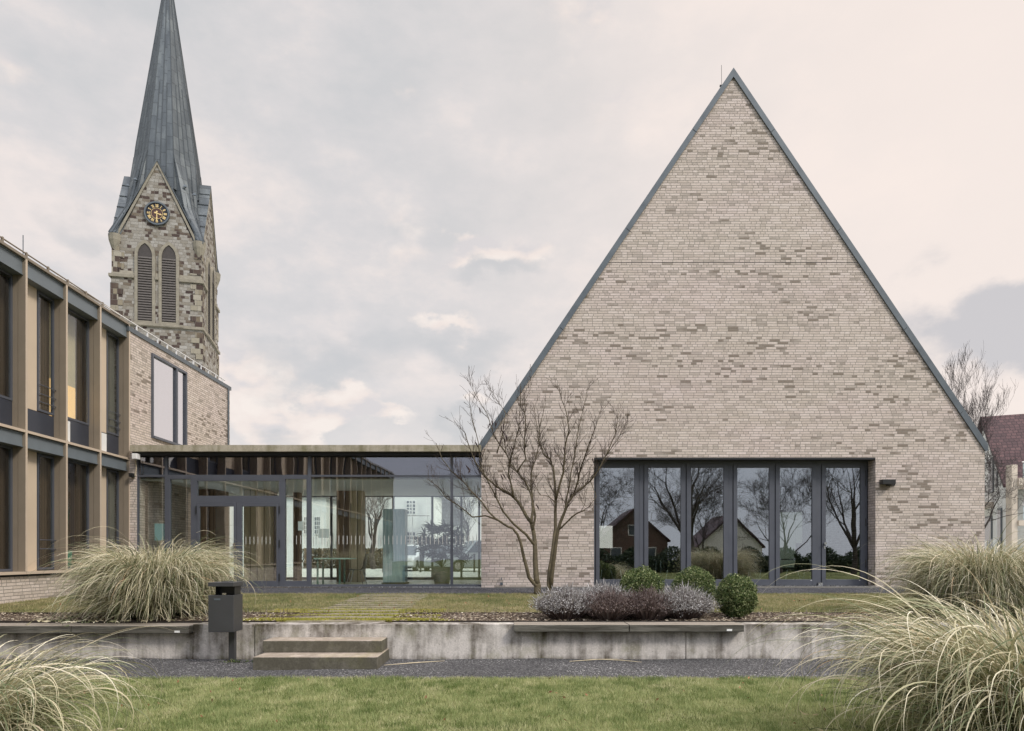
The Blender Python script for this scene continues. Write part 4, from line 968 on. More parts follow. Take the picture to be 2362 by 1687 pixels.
for k in range(4):
    X_ = face_xf(k)
    for s_ in (-1, 1):
        for f_ in (.18, .38, .58, .78):
            p0 = X_ @ Vector((s_*f_*rw*.92, -re_, RZ+.22-(RZ-E0)*f_*.97)); p1 = X_ @ Vector((s_*f_*rw*.92, -1.9, RZ+.22-(RZ-E0)*f_*.97)); sm.tube([p0, p1], .035, 4)
tw.p('standing_seams', sm, pm('dark_seam', (.045, .055, .062), .5, .1, 4, 0, 0), local=True)
hk = MB()
for (x, y, z) in ((-1.9, -2.6, 33.6), (-2.6, -2.2, 33.2), (2.0, -2.55, 33.5), (2.7, -2.3, 33.0)): hk.poly3([(x-.2, y-.2, z), (x+.2, y-.2, z), (x, y+.1, z+.05), (x, y-.15, z+.22)], [(0, 1, 3), (1, 2, 3), (2, 0, 3), (2, 1, 0)])
tw.p('roof_hook', hk, ZTR, local=True)
# nave roof behind the wing
nv = T('church_nave', 'dark slate nave roof of the church just left of the tower', 'church', (-42, 66, 0), TR)
nv.p('wall', MB().box(-9, 7.2, -4, 4, 0, 13), ST, local=True); nv.p('roof', MB().poly3([(-9, -4.5, 13), (7.5, -4.5, 13), (7.5, 4.5, 13), (-9, 4.5, 13), (-9, 0, 25.0), (7.5, 0, 25.0)], [(0, 1, 5, 4), (1, 2, 5), (2, 3, 4, 5), (3, 0, 4)]), GTILE, local=True)

# ================================================================ NEIGHBOUR HOUSE (right)
NR = math.atan2(5, 2.3)-math.pi/2
nh = T('neighbour_house', 'white rendered house with a dark red tiled roof behind the hall', 'house', (26.1, 36, 0), NR)
# local: x along the eave (to the right), y to the rear
nh.p('wall', MB().poly3([(0, 0, .5), (20, 0, .5), (20, 11, .5), (0, 11, .5), (0, 0, 5.7), (20, 0, 5.7), (20, 11, 5.7), (0, 11, 5.7), (0, 5.5, 9.7), (20, 5.5, 9.7)], [(0, 1, 5, 4), (1, 2, 6, 9, 5), (2, 3, 7, 6), (3, 0, 4, 8, 7)]), PLAST, local=True)
rfm = MB()
for s_ in (0, 1):
    y0, y1 = (-.45, 5.5) if not s_ else (11.45, 5.5)
    rfm.poly3([(-.25, y0, 5.35), (20.3, y0, 5.35), (20.3, y1, 9.95), (-.25, y1, 9.95), (-.25, y0, 5.15), (20.3, y0, 5.15), (20.3, y1, 9.75), (-.25, y1, 9.75)], [(0, 1, 2, 3), (7, 6, 5, 4), (0, 4, 5, 1), (3, 7, 4, 0), (1, 5, 6, 2)])
nh.p('roof', rfm, TILE, local=True)
nh.p('downpipe', MB().tube([(.3, -.12, .6), (.3, -.12, 5.1)], .06, 8).box(.17, .43, -.25, -.02, 4.1, 4.6), pm('brown_pipe', (.06, .035, .03), .5, .1, 4, 0, 0), local=True)
for y0, y1, z0, z1 in ((1.0, 1.9, 1.6, 4.2), (3.4, 5.6, 1.6, 3.9), (3.0, 4.2, 5.2, 7.2), (2.0, 2.5, 5.4, 6.3)):
    wn = nh.p('window', MB().box(-.06, -.003, y0, y1, z0, z1), ZTR, local=True); nh.p('pane', MB().box(-.075, -.062, y0+.1, y1-.1, z0+.1, z1-.1), pm('far_pane', (.08, .10, .12), .15, .1, 2, 0, 0) if 'far_pane' not in MATS else MATS['far_pane'], wn, local=True)
    if z0 < 2: nh.p('balcony_rail', MB().box(-.35, -.32, y0-.2, y1+.2, 1.5, 2.5), GLR, wn, local=True)
nh.p('balcony', MB().box(-1.6, -.003, 3.0, 7.0, 4.35, 4.65), CONB, local=True)
bl = T('balcony_block', 'beige concrete balcony frame with glass railings in front of the red roofed house', 'balcony', (PX(2334, 33), 33, 0))
bx = PX(2334, 33)
pm('pale_rail', (.38, .45, .45), .4, .05, 3, 0, 0); bl.p('frame', MB().box(bx, bx+.28, 33, 33.4, .5, 6.0).box(bx+.281, bx+6, 32.9, 33.3, 5.0, 5.35).box(bx+.281, bx+6, 32.9, 33.3, 3.05, 3.3).box(bx+.281, bx+6, 32.9, 33.3, .8, 1.1), CONB)
bl.p('slab', MB().box(bx+1.9, bx+6, 33.31, 35.2, 5.02, 5.2), CONB)
for z in (3.32, 5.37):
    bl.p('glass_rail', MB().box(bx+.55, bx+6, 33.0, 33.02, z, z+.7), MATS['pale_rail'])
    bl.p('handrail', MB().tube([(bx+.5, 33, z+.75), (bx+6, 33, z+.75)], .03, 6).tube([(bx+.6, 32.98, z), (bx+1.5, 32.98, z+.7)], .02, 4).tube([(bx+.6, 32.98, z+.7), (bx+1.5, 32.98, z)], .02, 4), GALV)

# ================================================================ TREES
RMIN = [.006]
def grow(mb, mt, p, d, r, ln_, depth, rg_, up=.25, spread=.6, kids=3, nmin=3, segs=5, zig=.12, sub=.62):
    """bare branch with side branches"""
    r = max(r, RMIN[0]); pts = [Vector(p)]; rs = [r]; d = Vector(d).normalized(); st_ = ln_/segs
    for i in range(segs):
        d = (d+Vector((rg_.gauss(0, zig), rg_.gauss(0, zig), rg_.gauss(0, zig)))+Vector((0, 0, up*.25))).normalized()
        pts.append(pts[-1]+d*st_); rs.append(max(r*(1-(i+1)/segs*.72), RMIN[0]*.6))
    (mb if r > mt[1] else mt[0]).tube(pts, rs, 5 if r > .03 else (4 if r > .012 else 3), cap=False)
    if depth <= 0: return
    for k in range(kids):
        q = rg_.uniform(.3, 1.0) if k else 1.0
        i = min(int(q*segs), segs-1); f_ = q*segs-i; f_ = min(f_, 1)
        pp = pts[i].lerp(pts[i+1], f_); dd = (pts[i+1]-pts[i]).normalized()
        side = Vector((rg_.gauss(0, 1), rg_.gauss(0, 1), rg_.gauss(0, .6))); side = (side-dd*side.dot(dd)).normalized()
        nd = (dd+side*spread*rg_.uniform(.6, 1.3)).normalized()
        grow(mb, mt, pp, nd, rs[min(i+1, segs)]*.75 if k == 0 else max(r*(1-q*.7)*.6, .0025), ln_*sub*rg_.uniform(.75, 1.2), depth-1, rg_, up, spread, kids, nmin, segs, zig, sub)
def bare_tree(name, label, x, y, z, H, seed, group=None, r=None, up=.35, spread=.65, depth=5, kids=4, trunk=.28, mat=TWIGG, cat='tree', minr=0):
    rg_ = random.Random(seed); t_ = T(name, label, cat, (x, y, z), 0, group); A_, B_ = MB(), MB(); r = r or H*.022
    tp = [Vector((0, 0, 0)), Vector((rg_.gauss(0, .1), rg_.gauss(0, .1), H*trunk*.5)), Vector((rg_.gauss(0, .15), rg_.gauss(0, .15), H*trunk))]
    A_.tube(tp, [r*1.25, r, r*.9], 8)
    for k in range(kids+1):
        a_ = 2*math.pi*k/(kids+1)+rg_.uniform(-.4, .4); sp_ = spread*rg_.uniform(.5, 1.1) if k else .08
        grow(A_, (B_, r*.25), tp[-1]-Vector((0, 0, rg_.uniform(0, H*trunk*.25) if k else 0)), (math.cos(a_)*sp_, math.sin(a_)*sp_, 1), r*(.75 if not k else .55), H*(1-trunk)*.45, depth-1, rg_, up, spread, kids)
    t_.p('trunk', A_, mat, local=True); t_.p('twigs', B_, mat, local=True); return t_
bare_tree('bare_tree', 'tall bare winter tree rising behind the right slope of the gable', PX(2205, 38), 38, .7, 11.6, 11, None, .20, .8, .5, 6, 4, .14)
bare_tree('bare_tree', 'smaller bare tree spreading in front of the red roofed house', PX(2238, 34.5), 34.5, .7, 7.6, 17, None, .13, .25, 1.0, 6, 4, .2)
# street side, seen through the foyer glass
bare_tree('bare_tree', 'bare street tree seen through the foyer left of the glass column', PX(862, 44), 44, .73, 6.3, 5, None, .16, .4, .6, 5, 4, .3)
bare_tree('bare_tree', 'bare tree seen through the right end of the foyer', PX(1085, 48), 48, .73, 6.0, 6, None, .16, .4, .7, 5, 4, .2)
# garden side, seen mirrored in the doors
RG = 'bare trees mirrored in the glass doors'; RMIN[0] = .006
RMIN[0] = .010
bare_tree('bare_tree', 'large bare tree mirrored in the third glass door', 15.2, -20, 0, 15.5, 21, RG, .32, .2, .95, 6, 4, .2)
bare_tree('bare_tree', 'bare tree mirrored in the two left glass doors', 7.2, -26, 0, 12, 22, RG, .18, .2, 1.1, 6, 4, .18)
bare_tree('bare_tree', 'dense bare tree mirrored in the rightmost glass door', 29, -20, 0, 16, 23, RG, .22, .4, .8, 6, 4, .15)
bare_tree('bare_tree', 'bare tree mirrored in the fifth glass door', 24.3, -24, 0, 10.5, 24, RG, .15, .3, .9, 6, 4, .15)
def simple_house(label, x, y, w_, d_, ez_, rz_, wm, rm, name='garden_house', z0=0, rz=0, wins=(), face=1, axis='y'):
    t_ = T(name, label, 'house', (x, y, z0), rz)
    t_.p('wall', MB().prism([(-w_/2, 0), (w_/2, 0), (w_/2, ez_), (0, rz_), (-w_/2, ez_)], -d_/2, d_/2), wm, local=True)
    rf = MB()
    for s_ in (-1, 1):
        pl = [(s_*(w_/2+.3), ez_-.2), (s_*(w_/2+.3), ez_), (0, rz_+.25), (0, rz_+.03)]
        rf.prism(pl if s_ > 0 else pl[::-1], -d_/2-.3, d_/2+.3)
    t_.p('roof', rf, rm, local=True)
    for (a_, b_, c_, d__) in wins:
        y_ = -d_/2 if face > 0 else d_/2
        f_ = t_.p('window', MB().box(a_, b_, y_-.05, y_+.05, c_, d__), WHITE, local=True)
        t_.p('pane', MB().box(a_+.08, b_-.08, y_-.07, y_+.07, c_+.08, d__-.08), MATS['far_pane'], f_, local=True)
    return t_
bare_tree('bare_tree', 'bare tree mirrored in front of the white gabled house', 19.5, -32, 0, 11, 25, RG, .15, .3, .95, 6, 4, .15)
simple_house('red brick house with a gable mirrored in the two left doors', 14.2, -46, 8.0, 8, 3.4, 6.8, RBR, TILE, 'brick_house', wins=((-.6, .6, 4.0, 5.2), (1.4, 2.6, 1.0, 2.6), (-2.6, -1.4, 1.0, 2.6)), face=-1)
simple_house('white gabled house with a brown roof mirrored in the fourth door', 24.5, -42, 7, 7, 2.6, 6.0, PLAST, TILE, 'white_house', wins=((-.5, .5, 1.0, 2.2),), face=-1)
rg = np.random.default_rng(31)
P_ = np.stack([rg.uniform(5, 36, 26000), rg.normal(-29, .5, 26000), rg.uniform(0, 1, 26000)**1.0*2.0], -1); P_[:, 2] *= 1+.25*np.sin(P_[:, 0]*1.7)
single('garden_hedge', leaves(P_, .13, rg), DGREEN, 'dark evergreen hedge mirrored low in the glass doors', 'hedge', loc=(20, -29, 0))

# ================================================================ STREET SEEN THROUGH THE FOYER
def street_house(label, x0, x1, y, z1, wm, wins, roof=None, name='street_house'):
    t_ = T(name, label, 'house', ((x0+x1)/2, y, .73))
    t_.p('wall', MB().box(x0, x1, y, y+7, .7, z1), wm)
    if roof: t_.p('roof', MB().prism([(x0-.3, z1), (x1+.3, z1), (x1-roof, z1+2.6), (x0+roof, z1+2.6)], y-.2, y+7), GTILE)
    for (a_, b_, c_, d_) in wins:
        f_ = t_.p('window', MB().box(a_, b_, y-.06, y-.002, c_, d_), WHITE); 
        g_ = MB()
        for i in range(3):
            for j in range(4):
                ww_, hh = (b_-a_-.1)/3, (d_-c_-.1)/4; g_.box(a_+.05+i*ww_+.03, a_+.05+(i+1)*ww_-.03, y-.07, y-.061, c_+.05+j*hh+.03, c_+.05+(j+1)*hh-.03)
        t_.p('panes', g_, MATS['far_pane'], f_)
    return t_
Y5 = 50
street_house('white house behind scaffolding seen through the foyer glass', PX(872, Y5), PX(996, Y5), Y5, 6.3, PLAST, ((PX(936, Y5), PX(960, Y5), PZ(1188, Y5), PZ(1154, Y5)), (PX(936, Y5), PX(960, Y5), PZ(1266, Y5), PZ(1226, Y5))), .4, 'white_house')
street_house('grey roofed house behind the palm seen through the foyer glass', PX(1000, 60), PX(1062, 60), 60, 4.2, PLAST, ((PX(1012, 60), PX(1024, 60), 1.6, 2.8),), .6, 'grey_roofed_house')
street_house('half timbered house seen through the foyer behind the table', PX(560, 52), PX(752, 52), 52, 6.0, PLAST, ((PX(700, 52), PX(716, 52), 3.2, 4.6), (PX(724, 52), PX(740, 52), 3.2, 4.6)), .4, 'timber_framed_house')
sf = T('scaffolding', 'thin metal scaffolding in front of the white street house', 'scaffold', (PX(950, 49), 49, .73)); m_ = MB()
for px in (905, 950, 985, 993):
    for y in (48.6, 49.4): m_.tube([(PX(px, 49), y, .73), (PX(px, 49), y, 6.4)], .03, 4)
sf.p('standards', m_, GALV); m_ = MB()
for z in (2.5, 3.4, 4.4, 5.3): m_.tube([(PX(903, 49), 48.6, z), (PX(994, 49), 48.6, z)], .025, 4)
m_.tube([(PX(905, 49), 48.6, 2.5), (PX(985, 49), 48.6, 4.3)], .025, 4).tube([(PX(905, 49), 48.6, 5.2), (PX(985, 49), 48.6, 4.5)], .025, 4)
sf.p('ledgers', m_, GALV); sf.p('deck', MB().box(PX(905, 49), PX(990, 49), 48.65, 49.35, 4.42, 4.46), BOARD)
rg = np.random.default_rng(33); x0, x1 = PX(700, 46.5), PX(1120, 46.5)
P_ = np.stack([rg.uniform(x0, x1, 16000), rg.normal(46.5, .3, 16000), .73+rg.uniform(0, 1.35, 16000)], -1)
single('street_hedge', leaves(P_, .09, rg), HEDG, 'clipped brownish hedge along the street beyond the foyer', 'hedge', loc=((x0+x1)/2, 46.5, .73))
def car(label, x, y, rz, mat, L_=4.3, H_=1.5, W_=1.75, suv=False):
    t_ = T('parked_car', label, 'car', (x, y, .73), rz, 'cars parked on the forecourt beyond the foyer')
    l = L_/2; hb = .82 if not suv else .98; hh = H_
    prof = [(-l, .30), (-l*.98, .62), (-l*.9, hb-.04), (-l*.45, hb+.04), (-l*.2, hh-.06), (l*.1, hh), (l*.7, hh-.06), (l*.93, hb+.1), (l, .62), (l*.98, .30), (l*.8, .22), (-l*.8, .22)]
    t_.p('body', MB().prism(prof[::-1] if False else [(p[0], p[1]) for p in prof][::-1], -W_/2, W_/2), mat, local=True, bevel=.07)
    gp_ = [(-l*.40, hb+.06), (-l*.19, hh-.12), (l*.1, hh-.07), (l*.66, hh-.12), (l*.82, hb+.08)]
    t_.p('side_window', MB().prism(gp_[::-1], -W_/2-.012, -W_/2-.004), MATS['far_pane'], local=True); t_.p('side_window', MB().prism(gp_[::-1], W_/2+.004, W_/2+.012), MATS['far_pane'], local=True)
    t_.p('windscreen', MB().poly3([(-l*.44-.02, -W_*.4, hb+.07), (-l*.44-.02, W_*.4, hb+.07), (-l*.21-.02, W_*.36, hh-.08), (-l*.21-.02, -W_*.36, hh-.08)], [(0, 3, 2, 1)]), MATS['far_pane'], local=True)
    for sx in (-.62, .62):
        for sy in (-1, 1):
            wh = t_.p('wheel', MB().tube([(sx*l, sy*(W_/2-.2), .32), (sx*l, sy*(W_/2+.01), .32)], .32, 16), BLK, local=True); t_.p('rim', MB().tube([(sx*l, sy*(W_/2+.012), .32), (sx*l, sy*(W_/2+.02), .32)], .2, 12), STEEL, wh, local=True)
    for sy in (-1, 1): t_.p('headlight', MB().box(-l-.02, -l+.12, sy*W_*.36-.16, sy*W_*.36+.16, .60, .74), LAMPG, local=True)
    t_.p('grille', MB().box(-l-.02, -l+.05, -.35, .35, .52, .68), BLK, local=True)
car('white car nose on beside the glass column beyond the foyer', PX(936, 38.5), 39.5, R(83), CARW)
car('silver car nose on behind the palm beyond the foyer', PX(1010, 38), 39.4, R(95), CARS)
car('large grey car side on at the right end beyond the foyer', PX(1103, 37), 38, R(20), CARS, 4.7, 1.75, 1.85, True)
for k, px in enumerate((884, 970, 1094)):
    bo = T('bollard', ('dark bollard left of the glass column beyond the foyer', 'dark bollard between the white car and the silver car', 'dark bollard in front of the large grey car')[k], 'bollard', (PX(px, 35.5), 35.5, .73), 0, 'bollards on the forecourt')
    bo.p('post', MB().tube([(0, 0, 0), (0, 0, .9)], .05, 8), BLK, local=True); bo.p('cap', MB().lathe([(.06, .9), (.06, .93), (.02, .96)], 0, 0, 8), BLK, local=True)

# ================================================================ MULTI-STEM TREE IN FRONT OF THE GABLE
TY = 16.4
def tp(cx, cy, y): px = 980+cx/3.008; py = 860+cy/3.008; return Vector((PX(px, y), y, PZ(py, y)))
LIMBS = [
 ([(778, 1540), (780, 1500), (778, 1462)], .075, .066, 0, 0),
 ([(780, 1480), (762, 1468), (722, 1420), (703, 1340), (682, 1260), (665, 1180), (642, 1120), (610, 1080), (540, 1045), (490, 1012), (440, 962), (390, 890), (310, 810), (250, 740), (180, 680), (120, 600), (78, 490)], .045, .006, -.25, .5),
 ([(500, 1020), (420, 992), (330, 1002), (260, 942), (190, 895), (140, 860), (100, 800), (15, 735)], .020, .004, .1, .6),
 ([(780, 1470), (770, 1380), (765, 1280), (762, 1180), (752, 1100), (737, 1040), (690, 970), (650, 900), (610, 855), (540, 815), (480, 775), (400, 700), (350, 620), (310, 520), (280, 420), (235, 370)], .062, .005, .15, .5),
 ([(737, 1045), (748, 960), (745, 880), (730, 830), (700, 760), (650, 700), (600, 640), (565, 560), (545, 450), (520, 330)], .032, .005, .2, .8),
 ([(760, 1195), (700, 1120), (640, 1070), (590, 1020), (540, 960), (512, 900), (472, 820), (430, 740), (385, 640), (370, 480), (330, 330), (310, 220)], .030, .004, -.3, -.6),
 ([(745, 1090), (766, 1000), (748, 900), (735, 780), (740, 690), (770, 600), (790, 500), (778, 380), (755, 230)], .028, .004, .3, .5),
 ([(615, 865), (600, 780), (580, 700), (592, 600), (622, 500), (652, 380), (660, 250), (665, 90)], .022, .004, .1, -.6),
 ([(640, 690), (700, 600), (690, 480), (700, 330), (680, 230), (740, 100)], .018, .003, -.2, -.5),
 ([(565, 560), (480, 440), (430, 280), (380, 200), (310, 75)], .014, .003, .1, .3),
 ([(500, 560), (540, 420), (560, 280), (500, 190), (440, 90)], .013, .003, .2, .3),
 ([(860, 1520), (862, 1440), (880, 1300), (895, 1180), (906, 1080), (905, 980), (907, 870), (900, 760), (890, 660), (870, 600), (820, 560), (790, 470), (800, 360), (840, 210)], .058, .004, .3, .5),
 ([(907, 880), (932, 790), (962, 690), (970, 600), (975, 500), (1000, 400), (985, 290), (950, 190), (930, 100)], .030, .004, .2, -.5),
 ([(872, 1490), (890, 1320), (907, 1200), (925, 1090), (960, 990), (985, 910), (1030, 850), (1090, 800), (1150, 750), (1200, 680), (1260, 570), (1320, 430), (1342, 285)], .048, .005, .05, -.4),
 ([(925, 1090), (970, 1052), (1020, 1002), (1070, 970), (1112, 955)], .020, .012, -.1, -.3),
 ([(1030, 855), (1060, 760), (1088, 640), (1130, 520), (1180, 390), (1215, 270)], .022, .004, -.1, -.8),
 ([(975, 930), (1000, 800), (1012, 700), (1040, 560), (1060, 420), (1100, 250), (1130, 100)], .022, .004, .2, .8),
 ([(1150, 752), (1190, 860), (1130, 940), (1060, 860)], .008, .003, -.2, -.5),
 ([(905, 900), (860, 860), (800, 850), (770, 790)], .012, .004, -.2, -.4),
 ([(1260, 575), (1350, 450), (1390, 360)], .009, .003, -.2, -.3),
]
mt_ = T('multi_stem_tree', 'bare multi stemmed small tree in front of the brick gable wall', 'tree', (PX(1245, TY), TY, .67))
rg_ = random.Random(77); A_, B_ = MB(), MB(); pods = []
def twig(p, d, r, ln_, depth):
    pts = [p.copy()]; segs = max(4, int(ln_/.07)); rs = [r]
    d = d.normalized()
    for i in range(segs):
        d = (d+Vector((rg_.gauss(0, .10), rg_.gauss(0, .10), rg_.gauss(0, .08)+.07))).normalized()
        pts.append(pts[-1]+d*ln_/segs); rs.append(max(r*(1-(i+1)/segs*.7), .0031))
    B_.tube(pts, rs, 4, cap=False)
    if depth > 0:
        for k in range(int(ln_/.2)+1):
            q = rg_.uniform(.12, .9); i = min(int(q*segs), segs-1); dd = (pts[i+1]-pts[i]).normalized()
            sd = Vector((rg_.gauss(0, 1), rg_.gauss(0, .9), rg_.gauss(0, .4))); sd = (sd-dd*sd.dot(dd)).normalized()
            twig(pts[i].lerp(pts[i+1], q*segs-i), dd+sd*rg_.uniform(.35, .75), max(rs[i]*.75, .004), ln_*rg_.uniform(.3, .7), depth-1)
for (pts, r0, r1, yo, dr_) in LIMBS:
    n = len(pts); P3 = []
    Ls = [0]
    for i in range(1, n): Ls.append(Ls[-1]+math.hypot(pts[i][0]-pts[i-1][0], pts[i][1]-pts[i-1][1]))
    for i, (x, y) in enumerate(pts):
        f_ = Ls[i]/Ls[-1]; hgt = max(0, (1500-y)/1400)
        P3.append(tp(x, y, TY+yo*min(1, hgt*3)+dr_*f_*1.2))
    # smooth by midpoint insertion
    Q = [P3[0]]
    for i in range(1, n): Q += [(P3[i-1]+P3[i])/2+Vector((rg_.gauss(0, .006), rg_.gauss(0, .02), rg_.gauss(0, .006))), P3[i]]
    m = len(Q); rs = [(r0+(r1-r0)*(i/(m-1))**.75)*1.22 for i in range(m)]
    A_.tube(Q, rs, 7)
    L3 = Ls[-1]/3.008*TY/F
    if r0 < .07:
        nk = int(L3/.095)
        for k in range(nk):
            q = rg_.uniform(.30 if r0 > .03 else .12, 1.0); i = min(int(q*(m-1)), m-2); pp = Q[i].lerp(Q[i+1], q*(m-1)-i); dd = (Q[i+1]-Q[i]).normalized()
            if pp.z < 2.6: continue
            sd = Vector((rg_.gauss(0, 1), rg_.gauss(0, 1.0), rg_.gauss(.2, .7))); sd = (sd-dd*sd.dot(dd)).normalized()
            twig(pp, dd+sd*rg_.uniform(.4, .85)+Vector((0, 0, .15)), min(.0095, rs[i]*.55), rg_.uniform(.3, .72)*(1.05-q*.35), 1 if rg_.random() < .75 else 2)
    for k in range(3): pods.append(Q[int(rg_.uniform(.6, .99)*(m-1))].copy())
mt_.p('trunk', A_, BARK, smooth=True); mt_.p('twigs', B_, TWIG)
pp0 = None
for i, (cx, cy) in enumerate([(380, 240), (462, 330), (490, 335), (530, 370), (540, 395), (560, 420), (550, 450), (530, 465), (600, 510), (895, 520), (960, 515), (285, 640), (300, 655), (315, 660), (540, 700), (525, 705), (772, 912), (452, 345), (570, 435), (545, 350), (350, 480), (1160, 590)]):
    p = tp(cx, cy, TY+rg_.uniform(-.5, .3))
    if pp0 is None: pp0 = mt_.p('seed_pod', MB().tube([(0, 0, 0), (.004, 0, -.05), (.012, 0, -.11), (.01, 0, -.16)], [.004, .017, .014, .002], 5), PODM, local=True); pp0.location = mt_.I @ p
    else: c_ = pp0.copy(); COL.objects.link(c_); c_.parent = mt_.o; c_.location = mt_.I @ p; c_.rotation_euler = (rg_.uniform(-.3, .3), rg_.uniform(-.5, .5), 0)

# ================================================================ GRASS CLUMPS
def pampas(label, cx, cy, z, rb, H, n, seed, lean=(0, 0), longn=60, wd=.007, maxr=1.4, mat=PAMP, seg=16, dirs=None):
    rg = np.random.default_rng(seed)
    t_ = T('grass_clump', label, 'ornamental grass', (cx, cy, z))
    def mk(n, l0, l1, t0, t1, b0, b1, p0, p1, w_, wob, az_=None):
        a = rg.uniform(0, 2*np.pi, n) if az_ is None else rg.uniform(az_[0], az_[1], n)
        r = rb*np.sqrt(rg.uniform(0, 1, n)); a2 = a+rg.normal(0, .5, n)
        root = np.stack([cx+r*np.cos(a2), cy+r*np.sin(a2), np.full(n, z)], -1)
        th0 = rg.uniform(t0, t1, n)*(.3+.7*r/rb)
        # lean the whole clump
        return ribbons(root, a, th0, rg.uniform(b0, b1, n), rg.uniform(p0, p1, n), rg.uniform(l0, l1, n)*H, rg.uniform(.6, 1.15, n)*w_, seg, rg, wob)
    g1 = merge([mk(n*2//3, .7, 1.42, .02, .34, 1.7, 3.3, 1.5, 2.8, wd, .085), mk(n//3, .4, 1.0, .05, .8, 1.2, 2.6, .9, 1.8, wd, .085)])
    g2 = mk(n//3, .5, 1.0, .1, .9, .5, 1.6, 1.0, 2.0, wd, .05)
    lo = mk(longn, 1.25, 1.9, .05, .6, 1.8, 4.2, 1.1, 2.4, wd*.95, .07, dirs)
    def cl(g):
        V, Fc = g; V = V.copy(); hh = (V[:, 2]-z)/H
        V[:, 0] += lean[0]*np.clip(hh, 0, 1.5); V[:, 1] += lean[1]*np.clip(hh, 0, 1.5)
        V[:, 2] = np.where(V[:, 2] < z+.02, z+.02+.04*rg.random(len(V)), V[:, 2]); return V, Fc
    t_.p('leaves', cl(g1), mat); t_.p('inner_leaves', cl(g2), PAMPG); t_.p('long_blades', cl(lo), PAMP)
    return t_
pampas('big shaggy clump of pale ornamental grass behind the bench, left of the bin', PX(330, 11.35), 11.5, .56, .50, 1.36, 8500, 1, (.26, -.05), 90, .0095)
pampas('wide clump of dry ornamental grass behind the wall at the right', PX(2285, 11.4), 11.5, .56, .60, 1.42, 7500, 2, (-.05, 0), 70, .009)
pampas('loose foreground grass clump in the lower left corner', -4.35, 5.0, -.02, .50, 1.0, 1900, 3, (.25, 0), 190, .0105, seg=24, dirs=(-1.0, 1.0))
pampas('large foreground clump of long bleached grass in the lower right corner', 4.35, 5.3, -.02, .75, 1.36, 5000, 4, (-.30, 0), 240, .0108, seg=24, dirs=(2.0, 4.3))

# ================================================================ SHRUBS
def boxball(label, x, y, z, rx, rz_, seed):
    rg = np.random.default_rng(seed); t_ = T('box_bush', label, 'bush', (x, y, z-rz_), 0, 'clipped box bushes behind the wall')
    n = 15000; d = rg.normal(size=(n, 3)); d /= np.linalg.norm(d, axis=1)[:, None]
    bump = 1+.05*np.sin(d[:, 0]*7+seed)+.05*np.sin(d[:, 2]*9+d[:, 1]*6)
    r = rg.uniform(.0, 1, n)**.22*bump*(1+rg.normal(0, .025, n)); P_ = d*r[:, None]*np.array([rx, rx, rz_])+np.array([x, y, z])
    P_ = P_[P_[:, 2] > float(ground_z(y))+.01]
    t_.p('foliage', leaves(P_, .017, rg), BOX)
    m_ = MB(); q = random.Random(seed)
    for k in range(14): a_ = q.uniform(0, 6.28); m_.tube([(x+q.gauss(0, .03), y+q.gauss(0, .03), float(ground_z(y))-.02), (x+math.cos(a_)*rx*.4, y+math.sin(a_)*rx*.4, z), (x+math.cos(a_)*rx*.8, y+math.sin(a_)*rx*.8, z+rz_*.4)], [.014, .009, .003], 5)
    t_.p('stems', m_, TWIG)
boxball('round clipped box bush, leftmost of three, rising behind the lavender', PX(1480, 12.3), 12.3, 1.02, .385, .37, 1)
boxball('round clipped box bush in the middle of the three, behind the silvery lavender', PX(1602, 12.3), 12.35, 1.01, .375, .385, 2)
boxball('round clipped box bush standing clear to the right of the lavender', PX(1698, 11.35), 11.35, .92, .335, .36, 3)
def lavender(label, x, y, rx, H, seed, silver, group='lavender bushes along the wall'):
    rg = np.random.default_rng(seed); z = .56; t_ = T('lavender_bush', label, 'shrub', (x, y, z), 0, group)
    n = 1900; a = rg.uniform(0, 2*np.pi, n); q = rg.uniform(0, 1, n)**.6
    root = np.stack([x+rx*.45*q*np.cos(a), y+rx*.35*q*np.sin(a), np.full(n, z)], -1)
    th = q*1.0+rg.normal(0, .1, n); ln_ = H*(1-.18*q)*rg.uniform(.8, 1.08, n)
    st_ = ribbons(root, a, th*.8, th*.25, np.ones(n), ln_, np.full(n, .006), 4, rg)
    t_.p('stems', st_, LAVB)
    V = st_[0].reshape(n, 5, 2, 3).mean(2); tops = V[:, 2:, :]
    k = int(n*(5 if silver else 2.2)); ii = rg.integers(0, n, k); f_ = rg.uniform(.0 if silver else .3, 1, k)**.7*2
    i0 = np.minimum(f_.astype(int), 1); Pp = tops[ii, i0]*(1-(f_-i0))[:, None]+tops[ii, i0+1]*(f_-i0)[:, None]+rg.normal(0, .012, (k, 3))
    fo = leaves(Pp, .014, rg)
    # spiky dry flower heads
    kk = 500; ii = rg.integers(0, n, kk); tip = V[ii, 4]
    t_.p('foliage', merge([fo, ribbons(tip, a[ii], th[ii]*.8, np.full(kk, .1), np.ones(kk), rg.uniform(.04, .11, kk), np.full(kk, .009), 2, rg)]), LAVS if silver else LAVB)
lavender('silvery lavender bush at the left end of the row above the bench', PX(1305, 11.3), 11.2, .56, .53, 11, True)
lavender('silvery lavender bush behind, between the tree and the left box bush', PX(1390, 11.8), 11.75, .50, .56, 12, True)
lavender('purplish brown lavender bush just right of the left silvery one', PX(1405, 11.1), 11.05, .55, .47, 13, False)
lavender('purplish brown lavender bush in the middle of the row', PX(1490, 11.15), 11.1, .50, .49, 14, False)
lavender('silvery lavender bush at the right end of the row beside the box bush', PX(1575, 11.2), 11.2, .50, .53, 15, True)

